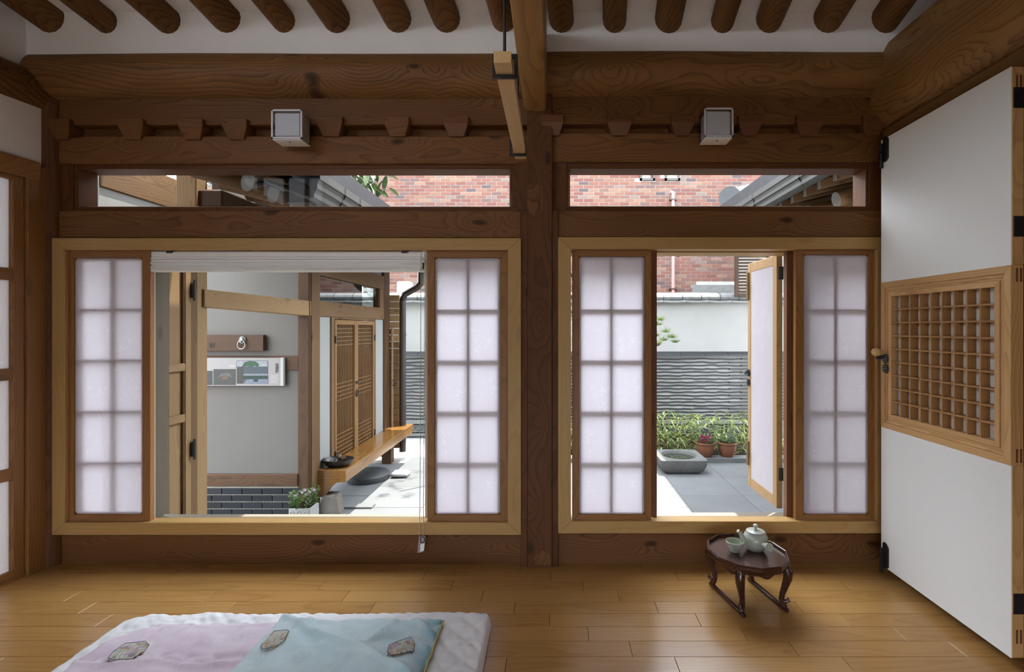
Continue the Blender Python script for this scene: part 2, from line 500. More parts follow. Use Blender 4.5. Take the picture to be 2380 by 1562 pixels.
# ================================================================== FRONT WALL (timber)
WF = empty('wall_front', (0, 2.6, 0), 'timber framed window wall of stained beams and posts', 'wall', kind='structure')
Bx, Px_ = wood('beam', 'x'), wood('post', 'z')
def fb(name, x0, x1, y0, y1, d, mat=Bx, dep=.17, bev=.004, df=None):
    return BX(name, mat, WF, X(x0, d), X(x1, d), df or d, d + dep, Z(y1, d), Z(y0, d), bev)
# sill beams on the floor
o = BX('sill_beam', wood('sill', 'x') if 'sill' in WOODS else wood('beam', 'x'), WF, X(138, 2.6), X(1214, 2.6), 2.6, 2.78, -.02, Z(1243, 2.6), .004)
o = BX('sill_beam', Bx, WF, X(1296, 2.6), X(2110, 2.6), 2.605, 2.78, -.02, Z(1238, 2.6), .004)
# header beams above the big frames
fb('header_beam', 122, 1211, 489, 553, 2.59); fb('header_beam', 1296, 2110, 489, 552, 2.59)
# beams above the transoms
fb('lintel_beam', 136, 1228, 316, 380, 2.59); fb('lintel_beam', 1278, 2110, 309, 376, 2.59)
# recessed round timber behind the bracket blocks
fb('recessed_timber', 136, 1228, 286, 320, 2.645, wood('rafter', 'x'), .1); fb('recessed_timber', 1278, 2110, 283, 314, 2.645, wood('beam', 'x'), .1)
# beams under the purlins
fb('under_beam', 136, 1228, 217, 290, 2.585); fb('under_beam', 1278, 2110, 213, 288, 2.585)
# purlin logs
def purlin(x0, x1, dz, seed):
    mb = MB(); pts, rad = [], []
    n = 26
    for i in range(n):
        x = x0 + (x1 - x0) * i / (n - 1)
        w = mnoise.noise(Vector((x * 1.3, seed, 0)))
        pts.append((x, 2.63 + .006 * w, 2.47 + dz + .007 * mnoise.noise(Vector((x * .9, seed + 5, 0)))))
        rad.append(1 + .03 * w)
    mb.tube(pts, rad, 26, True, .135, .122)
    return mb.build('purlin_log', wood('purlin', 'x'), WF, smooth=True)
purlin(-2.60, -.04, 0, 1.0)
purlin(-.10, 2.05, .010, 8.0)
# posts
BX('post', Px_, WF, X(1225, 2.565), X(1284, 2.565), 2.565, 2.78, -.01, 2.40, .005)
BX('post_lining', Px_, WF, X(1210, 2.575), X(1225.5, 2.575), 2.575, 2.76, -.01, Z(489, 2.575), .002)
BX('post_lining', Px_, WF, X(1283.5, 2.572), X(1297, 2.572), 2.572, 2.76, -.01, Z(489, 2.572), .002)
BX('post_lining', Px_, WF, X(1205, 2.58), X(1227, 2.58), 2.58, 2.74, Z(489, 2.58), Z(376, 2.58), .002)
def inlay(poly, d):
    MB().prism([(X(a, d), Z(b, d)) for a, b in poly], 'y', d - .004, d + .02).build('wood_key', wood('beam', 'z'), WF, bevel=.001)
inlay([(1226, 430), (1262, 430), (1262, 492), (1245, 508), (1226, 492)], 2.565)
inlay([(1243, 1312), (1243, 1290), (1262, 1278), (1280, 1290), (1280, 1312)], 2.565)
mb = MB().tube([(-2.553, 2.615, -.01), (-2.553, 2.615, 1.2), (-2.553, 2.615, 2.42)], .062, 20)
mb.build('corner_post', wood('post', 'z'), WF, smooth=True)
# transom jamb boards
fb('jamb_board', 136, 169, 379, 490, 2.60, Px_, .1, .002); fb('jamb_board', 1189, 1208, 379, 490, 2.60, Px_, .1, .002)
fb('jamb_board', 1281, 1317, 376, 490, 2.60, Px_, .1, .002); fb('jamb_board', 2020, 2060, 376, 490, 2.60, Px_, .1, .002)
# bracket blocks: square head, tapered foot
def bracket(px0, px1, y0, y1):
    d = 2.56
    x0, x1 = X(px0, d), X(px1, d); zt, zb = Z(y0, d), Z(y1, d); zm = zt - (zt - zb) * .38
    w = (x1 - x0) * .20
    mb = MB()
    mb.V = [(x0, 2.66, zt), (x1, 2.66, zt), (x1, d, zt), (x0, d, zt), (x0, 2.66, zm), (x1, 2.66, zm), (x1, d, zm), (x0, d, zm),
            (x0 + w, 2.66, zb), (x1 - w, 2.66, zb), (x1 - w, d + .018, zb), (x0 + w, d + .018, zb)]
    mb.F = [(0, 1, 2, 3), (3, 2, 6, 7), (2, 1, 5, 6), (0, 3, 7, 4), (7, 6, 10, 11), (6, 5, 9, 10), (4, 7, 11, 8), (11, 10, 9, 8), (0, 4, 5, 1), (4, 8, 9, 5)]
    mb.M = [0] * len(mb.F)
    mb.build('bracket_block', wood('sashred', 'x') if px0 > 900 else wood('beam', 'x'), WF, bevel=.002)
for a in ((108, 160), (273, 331), (413, 470), (515, 573), (735, 795), (892, 950), (1030, 1088)): bracket(a[0], a[1], 275 if a[0] < 700 else 270, 321 if a[0] < 700 else 314)
for a in ((1258, 1310), (1412, 1470), (1560, 1616), (1717, 1774), (1853, 1916), (2008, 2060)): bracket(a[0], a[1], 266, 312)

# ================================================================== CEILING
CE = empty('ceiling', (0, 0, 2.76), 'white plastered sloping ceiling between round log rafters', 'ceiling', kind='structure')
CZ = lambda d: 2.762 + .18 * (2.54 - d)
MB().hexa([(-3.4, 2.75, CZ(2.75)), (2.4, 2.75, CZ(2.75)), (2.4, 2.75, CZ(2.75) + .1), (-3.4, 2.75, CZ(2.75) + .1)],
          [(-3.4, -2.5, CZ(-2.5)), (2.4, -2.5, CZ(-2.5)), (2.4, -2.5, CZ(-2.5) + .1), (-3.4, -2.5, CZ(-2.5) + .1)]).build('ceiling_plaster', M['plaster'], CE)
mb = MB(); n = 60
for i in range(n + 1):
    x = -2.75 + 4.8 * i / n
    w = .006 * mnoise.noise(Vector((x * 3, 0, 3)))
    mb.V += [(x, 2.60, 2.48), (x, 2.535 + w, 2.48), (x, 2.545 + w, 2.62), (x, 2.535 + w, CZ(2.54) + .004), (x, 2.60, CZ(2.54) + .02)]
for i in range(n):
    for k in range(4):
        mb.F.append((i * 5 + k, i * 5 + k + 1, (i + 1) * 5 + k + 1, (i + 1) * 5 + k))
mb.M = [0] * len(mb.F)
mb.build('plaster_band', M['plaster'], CE, smooth=True)
RAFT = [(115, 74), (245, 55), (389, 62), (526, 70), (659, 55), (783, 66), (925, 64), (1038, 64), (1171, 56), (1304, 58), (1428, 54), (1555, 64), (1678, 54), (1788, 62), (1924, 68), (2057, 66), (2210, 66), (-20, 64)]
for i, (px, dia) in enumerate(RAFT):
    d = 2.54; r = dia / 2 / FOC * d
    x0 = X(px, d); z0 = Z(77 - dia * .52, d)
    pts, rad = [], []
    for k in range(24):
        y = 2.60 - 4.75 * k / 23
        w = mnoise.noise(Vector((i * 7.3, y * 1.2, 0))); w2 = mnoise.noise(Vector((i * 7.3, y * 1.2, 9)))
        pts.append((x0 + .097 * (y - d) + .008 * w, y, z0 + .18 * (d - y) + .006 * w2))
        rad.append(r * (1 + .05 * mnoise.noise(Vector((i * 3.1, y * 2.3, 4)))))
    MB().tube(pts, rad, 16).build('rafter', wood('rafter', 'y'), CE, smooth=True)
# tie beam that rests on the centre post
poly = [(-.152, 2.355), (-.146, 2.312), (-.128, 2.292), (-.09, 2.285), (-.05, 2.285), (-.036, 2.292), (-.031, 2.32), (-.031, 2.66), (-.152, 2.66)]
MB().prism(poly, 'y', -2.15, 2.565).build('tie_beam', wood('mid', 'y'), CE, smooth=True)

# ================================================================== LEFT WALL
def LX(d, off=0.0): return -2.535 - .097 * (2.6 - d) + off
WLf = empty('wall_left', (LX(2.4), 2.4, 0), 'left side wall with white panel and timber beam', 'wall', kind='structure')
def lbox(name, mat, parent, d0, d1, o0, o1, z0, z1, bev=0.0):
    q = lambda z: [(LX(d0, o0), d0, z), (LX(d0, o1), d0, z), (LX(d1, o1), d1, z), (LX(d1, o0), d1, z)]
    return MB().hexa(q(z0), q(z1)).build(name, mat, parent, bevel=bev)
lbox('upper_plaster', M['plaster'], WLf, .75, 2.66, -.20, -.075, 2.2, 3.75)
lbox('upper_plaster', M['plaster'], WLf, -2.4, -2.1, -.20, -.075, 2.2, 3.75)
lbox('upper_plaster', M['plaster'], WLf, -2.1, .75, -.20, -.075, 2.2, 2.50)
for dd in (-1.5, -.9, -.3, .3): lbox('added_clerestory_bar', wood('sash', 'z'), WLf, dd, dd + .03, -.16, -.11, 2.5, 3.6)  # bars of an unseen clerestory, added to throw daylight on the white door
lbox('wall_panel', M['plaster'], WLf, -2.4, 2.60, -.12, -.012, 1.98, 2.30)
lbox('wall_base', M['plaster'], WLf, -2.4, 1.70, -.12, -.02, 0, 2.0)
mb = MB(); pts = [(LX(d, -.10), d, 2.375 - .02 * (2.6 - d)) for d in (2.64, 2.4, 2.0, 1.2, 0, -2.3)]
mb.tube(pts, 1.0, 20, True, .125, .118).build('side_beam', wood('rafter', 'y'), WLf, smooth=True)
lbox('door_head', wood('sash', 'y'), WLf, -2.3, 2.53, -.05, .012, 1.925, 2.015, .003)
lbox('door_jamb', wood('sash', 'z'), WLf, 2.478, 2.592, -.06, .006, 0, 2.0, .003)

lbox('light_stop_strip', wood('sash', 'y'), WLf, -2.3, 2.50, -.09, -.002, -.01, .014)  # added strip that stops daylight leaking under the paper door
D2 = empty('door_2', (LX(2.1), 2.1, 0), 'paper paned wooden door in the left wall', 'door', kind='structure')
S_z, S_x, S_y = wood('sash', 'z'), wood('sash', 'x'), wood('sash', 'y')
lbox('stile', S_z, D2, 2.429, 2.476, -.045, -.008, .012, 1.925, .002)
lbox('stile', S_z, D2, 2.06, 2.10, -.045, -.008, .012, 1.925, .002)
lbox('stile', S_z, D2, 1.70, 1.745, -.045, -.008, .012, 1.925, .002)
for z0, z1 in ((.012, .046), (.478, .534), (.952, 1.008), (1.426, 1.482), (1.904, 1.925)):
    for a, b in ((2.10, 2.429), (1.745, 2.06)):
        lbox('rail', S_y, D2, a, b, -.043, -.010, z0, z1, .002)
for z0, z1 in ((.046, .478), (.534, .952), (1.008, 1.426), (1.482, 1.904)):
    for a, b in ((2.10, 2.429), (1.745, 2.06)):
        q = [(LX(a, -.030), a, z0), (LX(b, -.030), b, z0), (LX(b, -.030), b, z1), (LX(a, -.030), a, z1)]
        MB().add(q, [(0, 1, 2, 3)]).build('paper_pane', M['paper_side'], D2, fix=False)

# ================================================================== RIGHT WALL
WR = empty('wall_right', (1.72, 2.0, 0), 'right side wall with a heavy rounded beam along its top', 'wall', kind='structure')
poly = [(1.668, 2.62), (1.628, 2.55), (1.606, 2.47), (1.600, 2.40), (1.605, 2.32), (1.622, 2.26), (1.655, 2.218), (1.70, 2.20), (1.80, 2.195), (2.02, 2.20), (2.06, 2.3), (2.06, 2.62)]
MB().prism(poly, 'y', -2.3, 2.585).build('side_beam', wood('bigbeam', 'y'), WR, smooth=True)
BX('door_head', wood('lintel', 'y'), WR, 1.668, 1.85, -2.3, 2.60, 2.125, 2.20, .004)
BX('wall_surface', wood('post', 'z'), WR, 1.74, 1.95, -2.3, 2.66, -.01, 2.13)
BX('upper_plaster', M['plaster'], WR, 1.80, 2.0, -2.3, 2.66, 2.5, 3.7)

# ================================================================== BACK WALL (unseen; low opening added to let in fill daylight)
WB = empty('wall_back', (0, -2.3, 0), 'rear wall with an added low opening that lets in daylight', 'wall', kind='structure')
BX('pier', M['plaster'], WB, -3.4, -1.7, -2.45, -2.3, 0, 3.8); BX('pier', M['plaster'], WB, 0.9, 2.1, -2.45, -2.3, 0, 3.8)
BX('added_opening_head', M['plaster'], WB, -1.7, 0.9, -2.45, -2.3, .8, 3.8)

# ================================================================== WINDOW FRAMES
def mitred(parent, name, ox0, ox1, oz0, oz1, ix0, ix1, iz0, iz1, d0, d1, kind, bev=.002):
    H, V = wood(kind, 'x'), wood(kind, 'z')
    for poly, m in (([(ox0, oz1), (ox1, oz1), (ix1, iz1), (ix0, iz1)], H), ([(ox0, oz0), (ix0, iz0), (ix1, iz0), (ox1, oz0)], H),
                    ([(ox0, oz0), (ox0, oz1), (ix0, iz1), (ix0, iz0)], V), ([(ox1, oz0), (ix1, iz0), (ix1, iz1), (ox1, oz1)], V)):
        MB().prism(poly, 'y', d0, d1).build(name, m, parent, bevel=bev)
def pane(parent, x0, x1, y, z0, z1, mat, name='glass_pane'):
    return MB().add([(x0, y, z0), (x1, y, z0), (x1, y, z1), (x0, y, z1)], [(0, 1, 2, 3)]).build(name, mat, parent, fix=False)

df = 2.562
W1 = empty('window_1', (X(665, df), df, Z(1245, df)), 'wide left window in a mitred pale wood frame', 'window', kind='structure')
mitred(W1, 'frame_board', X(120, df), X(1211, df), Z(1244, df), Z(553, df), X(150, df), X(1180, df), Z(1215, df), Z(581, df), df, 2.632, 'frame')
BX('lower_rail', M['pvc_grey'], W1, X(150, 2.7), X(1182, 2.7), 2.633, 2.72, .15, Z(1195, 2.72), .002)
BX('upper_rail', M['pvc'], W1, X(150, 2.7), X(1182, 2.7), 2.70, 2.77, Z(588, 2.7), Z(572, 2.7), .002)
BX('sash_stile', M['pvc'], W1, X(349, 2.63), X(357.5, 2.63), 2.63, 2.642, Z(1210, 2.63), Z(583, 2.63), .001)
BX('sash_edge', wood('grey', 'z'), W1, X(349, 2.63), X(357, 2.63), 2.643, 2.70, Z(1210, 2.63), Z(583, 2.63), .001)
BX('sash_stile', M['pvc'], W1, X(988, 2.63), X(993, 2.63), 2.63, 2.70, Z(1210, 2.63), Z(583, 2.63), .001)
pane(W1, X(150, 2.73), X(1182, 2.73), 2.735, Z(1210, 2.735), Z(575, 2.735), M['glass'])

W2 = empty('window_2', (X(1680, df), df, Z(1240, df)), 'right window with one casement open, in a mitred pale wood frame', 'window', kind='structure')
mitred(W2, 'frame_board', X(1297, df), X(2066, df), Z(1240, df), Z(551, df), X(1327, df), X(2038, df), Z(1212, df), Z(579, df), df, 2.632, 'frame')
BX('outer_sill', M['pvc_grey'], W2, X(1327, 2.7), X(2040, 2.7), 2.633, 2.735, .15, Z(1191, 2.735), .002)
BX('upper_rail', M['frame'] if 'frame' in M else wood('frame', 'x'), W2, X(1327, 2.62), X(2040, 2.62), 2.66, 2.79, Z(590, 2.70), Z(571, 2.66), .002)
BX('jamb', wood('sashred', 'z'), W2, X(1513, 2.625), X(1526.5, 2.625), 2.622, 2.66, Z(1209, 2.62), Z(581, 2.62), .0015)
BX('finger_pull', wood('post', 'z'), W2, X(1516, 2.62), X(1519.5, 2.62), 2.6205, 2.625, Z(995, 2.62), Z(960, 2.62), .001)
BX('jamb', M['pvc'], W2, X(1820.5, 2.79), X(1852, 2.79), 2.662, 2.79, Z(1212, 2.66), Z(581, 2.66), .0015)
BX('jamb', wood('sashred', 'z'), W2, X(1828, 2.625), X(1846, 2.625), 2.622, 2.66, Z(1209, 2.62), Z(581, 2.62), .0015)
BX('finger_pull', wood('post', 'z'), W2, X(1837, 2.62), X(1841, 2.62), 2.6205, 2.625, Z(995, 2.62), Z(960, 2.62), .001)
pane(W2, X(1327, 2.735), X(1527, 2.735), 2.735, Z(1210, 2.735), Z(580, 2.735), M['glass'])
pane(W2, X(1829, 2.735), X(2040, 2.735), 2.735, Z(1210, 2.735), Z(580, 2.735), M['glass'])

def transom(name, label, x0, x1, gx0, gx1, y0, y1, gy0, gy1):
    d = 2.607
    w = empty(name, (X((x0 + x1) / 2, d), d, Z(y1, d)), label, 'window', kind='structure')
    mitred(w, 'frame_board', X(x0, d), X(x1, d), Z(y1, d), Z(y0, d), X(gx0 - 5, d), X(gx1 + 2, d), Z(gy1 + 1, d), Z(gy0 - 3, d), d, 2.72, 'post', .0015)
    d = 2.66
    mitred(w, 'glazing_bead', X(gx0 - 9, d), X(gx1 + 6, d), Z(gy1 + 6, d), Z(gy0 - 8, d), X(gx0, d), X(gx1, d), Z(gy1, d), Z(gy0 - 1, d), d, 2.70, 'frame', .001)
    pane(w, X(gx0 - 8, 2.69), X(gx1 + 6, 2.69), 2.69, Z(gy1 + 4, 2.69), Z(gy0 - 6, 2.69), M['glass'])
transom('window_3', 'long narrow transom above the wide left window', 168, 1190, 187, 1184, 380, 490, 396, 480)
transom('window_4', 'long narrow transom above the right window', 1316, 2022, 1325, 2010, 376, 490, 395, 479)

# ================================================================== PAPER SCREENS
def paper_screen(label, x0, x1, p0, p1, mx, y0=582, y1=1214, q0=599, q1=1196, rows=(720, 838, 957, 1076)):
    d = 2.583
    s = empty('paper_screen', (X((x0 + x1) / 2, d), d, Z(y1, d)), label, 'screen', 'sliding paper screens in the two windows')
    mitred(s, 'stile_board', X(x0, d), X(x1, d), Z(y1, d), Z(y0, d), X(p0, d), X(p1, d), Z(q1, d), Z(q0, d), d, d + .03, 'sash', .0015)
    g = 8; lz = d + .0100
    def ring(a0, a1, b0, b1, i, name, y_a, y_b):
        mitred(s, name, X(a0, d), X(a1, d), Z(b1, d), Z(b0, d), X(a0 + i, d), X(a1 - i, d), Z(b1 - i, d), Z(b0 + i, d), y_a, y_b, 'sash', 0)
    ring(p0 - 1, p1 + 1, q0 - 1, q1 + 1, g, 'ledge', lz, d + .029)
    for yy in rows:
        BX('muntin', S_x, s, X(p0 + g - 1, d), X(p1 - g + 1, d), lz + .0015, d + .026, Z(yy + 3.6, d), Z(yy - 3.6, d))
    BX('muntin', S_z, s, X(mx - 3.8, d), X(mx + 3.8, d), lz + .0015, d + .026, Z(q1 - g + 1, d), Z(q0 + g - 1, d))
    c = 6; k = d + .0045
    poly = [(p0 + c, q0 + 1), (p1 - c, q0 + 1), (p1 - 1, q0 + c), (p1 - 1, q1 - c), (p1 - c, q1 - 1), (p0 + c, q1 - 1), (p0 + 1, q1 - c), (p0 + 1, q0 + c)]
    MB().add([(X(a, d), k, Z(b, d)) for a, b in poly], [tuple(range(7, -1, -1))]).build('paper', M['paper'], s, fix=False)
    return s
paper_screen('paper screen at the far left of the wide window, beside the corner post', 151, 349, 172, 330, 253)
paper_screen('paper screen at the right end of the wide window, beside the blind cord', 993, 1179, 1010, 1163, 1088)
paper_screen('paper screen left of the open casement, beside the centre post', 1330, 1514, 1345, 1499, 1421, 580, 1212, 596, 1196)
paper_screen('paper screen between the open casement and the big white door', 1849, 2036, 1868, 2019, 1943, 580, 1212, 592, 1196)

# ================================================================== OPEN CASEMENT
CL = empty('casement_leaf', (1.24, 3.0, .21), 'paper covered wooden casement swung open to the courtyard', 'window leaf')
cx0, cx1, cy0, cy1, cz0, cz1 = 1.2235, 1.2565, 2.80, 3.214, .212, 1.600
BX('stile', wood('casement', 'z'), CL, cx0, cx1, cy0, cy0 + .050, cz0, cz1, .002)
BX('stile', wood('casement', 'z'), CL, cx0, cx1, cy1 - .045, cy1, cz0, cz1, .002)
BX('rail', wood('casement', 'y'), CL, cx0 + .0005, cx1 - .0005, cy0 + .05, cy1 - .045, cz1 - .055, cz1, .002)
BX('rail', wood('casement', 'y'), CL, cx0 + .0005, cx1 - .0005, cy0 + .05, cy1 - .045, cz0, cz0 + .06, .002)
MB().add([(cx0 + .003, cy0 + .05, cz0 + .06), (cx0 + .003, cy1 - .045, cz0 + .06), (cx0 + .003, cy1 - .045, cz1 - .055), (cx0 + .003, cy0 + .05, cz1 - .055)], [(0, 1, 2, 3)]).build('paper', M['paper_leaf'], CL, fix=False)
for k in range(1, 9):
    zz = cz0 + .06 + (cz1 - cz0 - .115) * k / 9
    BX('muntin', wood('casement', 'y'), CL, cx0 + .008, cx1 - .006, cy0 + .05, cy1 - .045, zz - .004, zz + .004)
for pz in (1.50, .40):
    h = BX('hinge_plate', M['black_metal'], CL, cx0 + .012, cx1 + .012, cy0 - .004, cy0 + .0005, pz - .036, pz + .036, .001)
    h.location.z += 0
for pz, hh in ((1.46, .085), (.42, .075)):
    l = BX('latch_bolt', M['brass'], CL, cx0 - .012, cx0 + .004, cy1 - .028, cy1 - .004, pz - hh, pz + hh, .002)
    MB().tube([(cx0 - .012, cy1 - .03, pz), (cx0 - .022, cy1 - .05, pz)], .005, 8).build('bolt_knob', M['brass'], l)
for pz in (.92, .86):
    mb = MB()
    for k in range(8):
        a = k * math.pi / 4
        mb.lathe([(0, -.006), (.009, -.004), (.009, .004), (0, .006)], (cx0 - .003, cy1 - .022 + .011 * math.cos(a), pz + .016 * math.sin(a)), 8)
    mb.build('flower_plate', M['black_metal'], CL, smooth=True)
MB().tube([(cx0 - .006, cy1 - .02, .925), (cx0 - .03, cy1 - .02, .925), (cx0 - .035, cy1 - .055, .918)], .006, 8).build('handle', M['black_metal'], CL)

# ================================================================== BIG WHITE DOOR on the right
dx, dy0, dy1, dz0, dz1 = 1.603, 1.790, 2.500, .0445, 2.114
D1 = empty('door_1', (dx, (dy0 + dy1) / 2, 0), 'tall white paper door with a square wooden lattice window, standing open', 'door', kind='structure')
pz0, pz1 = .717, 1.420
BX('core', wood('light', 'z'), D1, dx + .003, dx + .045, dy0, dy1, dz0, pz0, .002)
BX('core', wood('light', 'z'), D1, dx + .003, dx + .045, dy0, dy1, pz1, dz1, .002)
def sheet(name, z0, z1):
    MB().box(dx - .0005, dx + .003, dy0 + .001, dy1 - .001, z0, z1).build(name, M['paper_door'], D1)
sheet('paper_cover', dz0, pz0); sheet('paper_cover', pz1, dz1)
# stepped frame round the lattice window (mitred, three mouldings)
def dframe(name, a, b, xo, kind='light', t=.03):
    """a: outer inset, b: inner inset from the panel edges"""
    y0, y1, z0, z1 = dy0 + a, dy1 - a, pz0 + a, pz1 - a
    Y0, Y1, Z0, Z1 = dy0 + b, dy1 - b, pz0 + b, pz1 - b
    for poly, ax in (([(y0, z1), (y1, z1), (Y1, Z1), (Y0, Z1)], 'y'), ([(y0, z0), (Y0, Z0), (Y1, Z0), (y1, z0)], 'y'),
                     ([(y0, z0), (y0, z1), (Y0, Z1), (Y0, Z0)], 'z'), ([(y1, z0), (Y1, Z0), (Y1, Z1), (y1, z1)], 'z')):
        MB().prism(poly, 'x', dx + xo, dx + xo + t).build(name, wood(kind, ax), D1, bevel=.0012)
dframe('panel_frame', 0, .028, -.002, t=.045); dframe('panel_frame', .028, .040, .003); dframe('panel_frame', .040, .050, .0055); dframe('inner_frame', .050, .0715, .001)
Y0, Y1, Z0, Z1 = dy0 + .0715, dy1 - .0715, pz0 + .0715, pz1 - .0715
for k in range(1, 9):
    yy = Y0 + (Y1 - Y0) * k / 9
    BX('lattice_bar', wood('lattice', 'z'), D1, dx + .003, dx + .038, yy - .0035, yy + .0035, Z0, Z1)
    zz = Z0 + (Z1 - Z0) * k / 9
    BX('lattice_bar', wood('lattice', 'y'), D1, dx + .0036, dx + .038, Y0, Y1, zz - .0035, zz + .0035)
MB().box(dx + .038, dx + .041, Y0 - .02, Y1 + .02, Z0 - .02, Z1 + .02).build('backing_paper', M['paper_door'], D1)
for z in (2.005, 1.555, .235):
    h = BX('hinge_leaf', M['black_metal'], D1, dx + .006, dx + .050, dy0 - .003, dy0 + .001, z - .036, z + .036, .001)
    for sx_, sz_ in ((.012, .026), (.040, .026), (.026, 0), (.012, -.026), (.040, -.026)):
        MB().lathe([(0, -.002), (.003, -.0015), (.003, .0005), (0, .001)], (dx + sx_ + .004, dy0 - .004, z + sz_), 8).build('screw', M['black_metal'], h)
for z in (2.06, 1.385, .752, .12):        # tenon ends showing on the door edge
    for sx_ in (.016, .030):
        BX('tenon_end', wood('sashred', 'x'), D1, dx + sx_, dx + sx_ + .007, dy0 - .0006, dy0 + .002, z - .024, z + .024)
def bolt(zc, up):
    pl = MB().prism([(2.44, zc - .05), (2.455, zc - .062), (2.482, zc - .062), (2.482, zc + .055), (2.470, zc + .062), (2.455, zc + .058), (2.440, zc + .042)], 'x', dx - .006, dx).build('bolt_plate', M['black_metal'], D1, bevel=.002)
    BX('bolt', M['black_metal'], pl, dx - .018, dx - .004, 2.474, 2.486, zc - .09 if not up else zc - .05, zc + .03 if not up else zc + .09, .002)
    BX('bolt_grip', M['black_metal'], pl, dx - .034, dx - .010, 2.470, 2.482, zc - .018, zc - .010, .002)
bolt(2.062, False); bolt(.105, False)
for zc in (1.052, 1.004):
    mb = MB()
    for k in range(8):
        a = k * math.pi / 4
        mb.lathe([(0, -.006), (.008, -.004), (.008, .004), (0, .006)], (dx - .004, 2.462 + .011 * math.cos(a), zc + .016 * math.sin(a)), 8)
    mb.lathe([(0, -.010), (.012, -.006), (.012, .006), (0, .010)], (dx - .005, 2.462, zc), 8)
    mb.build('flower_plate', M['black_metal'], D1, smooth=True)
kb = MB().tube([(dx - .005, 2.462, 1.058), (dx - .042, 2.475, 1.058)], .009, 10).build('knob_shank', M['black_metal'], D1)
mb = MB().lathe([(0, -.021), (.012, -.018), (.020, -.010), (.023, 0), (.020, .010), (.012, .018), (0, .021)], (dx - .042, 2.47, 1.083), 18)
mb.build('knob', wood('pendant', 'x'), D1, smooth=True)
BX('latch_edge', M['brass'], D1, dx - .002, dx + .012, 2.498, 2.5015, .90, 1.05)

# ================================================================== BLIND
BL = empty('window_blind', (X(669, 2.61), 2.615, Z(632, 2.61)), 'white drawn up fabric blind across the top of the wide window', 'blind')
b0, b1 = X(351, 2.6), X(984, 2.6)
BX('head_rail', M['blind_rail'], BL, b0, b1, 2.590, 2.626, Z(597.5, 2.59), Z(584.5, 2.59), .002)
BX('rail_lip', M['blind_rail'], BL, b0, b1, 2.587, 2.622, Z(602.5, 2.59), Z(598, 2.59), .001)
BX('slat_rail', M['blind_rail'], BL, b0 + .002, b1, 2.588, 2.622, Z(608.5, 2.59), Z(603.2, 2.59), .001)
mb = MB(); prof = []
for i in range(13):
    f = i / 12
    prof.append((2.590 - .005 * math.sin(f * math.pi * 3) - .004 * math.sin(f * math.pi), Z(608.5 + 16.5 * f, 2.59)))
for i, (yy, zz) in enumerate(prof): mb.V += [(b0 + .003, yy, zz), (b1 - .002, yy, zz)]
for i in range(len(prof) - 1): mb.F.append((2 * i, 2 * i + 1, 2 * i + 3, 2 * i + 2)); mb.M.append(0)
mb.build('gathered_fabric', M['blind'], BL, smooth=True, fix=False)
BX('bottom_rail', M['blind_rail'], BL, b0 + .001, b1, 2.586, 2.622, Z(631.5, 2.59), Z(625.5, 2.59), .002)
for px in (396, 942):
    MB().prism([(X(px - 9, 2.59), Z(588.5, 2.59)), (X(px + 4, 2.59), Z(588.5, 2.59)), (X(px + 11, 2.59), Z(581.5, 2.59)), (X(px - 7, 2.59), Z(581.5, 2.59))], 'y', 2.586, 2.600).build('clip', M['grey_metal'], BL)
BX('end_cap', M['blind_rail'], BL, b1 - .001, b1 + .012, 2.588, 2.624, Z(601, 2.59), Z(582, 2.59), .002)
for px, px2 in ((978.5, 974.5), (987, 983.5)):
    MB().tube([(X(px, 2.585), 2.584, Z(590, 2.585)), (X(px - .5, 2.58), 2.58, Z(800, 2.58)), (X(px - 3, 2.555), 2.557, Z(1190, 2.557)), (X(px2, 2.55), 2.550, Z(1252, 2.55))], .0017, 6).build('pull_cord', M['cord'], BL)
wt = MB().prism([(X(970, 2.545), Z(1285, 2.545)), (X(985.5, 2.545), Z(1282, 2.545)), (X(989.5, 2.545), Z(1250, 2.545)), (X(986, 2.545), Z(1245.5, 2.545)), (X(978, 2.545), Z(1246, 2.545)), (X(973, 2.545), Z(1252, 2.545))], 'y', 2.540, 2.556).build('cord_weight', M['plastic'], BL, bevel=.002)
MB().prism([(X(976.5, 2.54), Z(1283, 2.54)), (X(985.5, 2.54), Z(1279, 2.54)), (X(987, 2.54), Z(1262, 2.54)), (X(977.5, 2.54), Z(1265, 2.54))], 'y', 2.5385, 2.5405).build('white_tag', M['blind_rail'], wt)
MB().tube([(X(982 + 5 * math.cos(a), 2.54), 2.539, Z(1254.5 + 7 * math.sin(a), 2.54)) for a in [k * math.pi / 8 for k in range(16)]], .0022, 6, closed=True).build('pulley_wheel', M['black_metal'], wt)

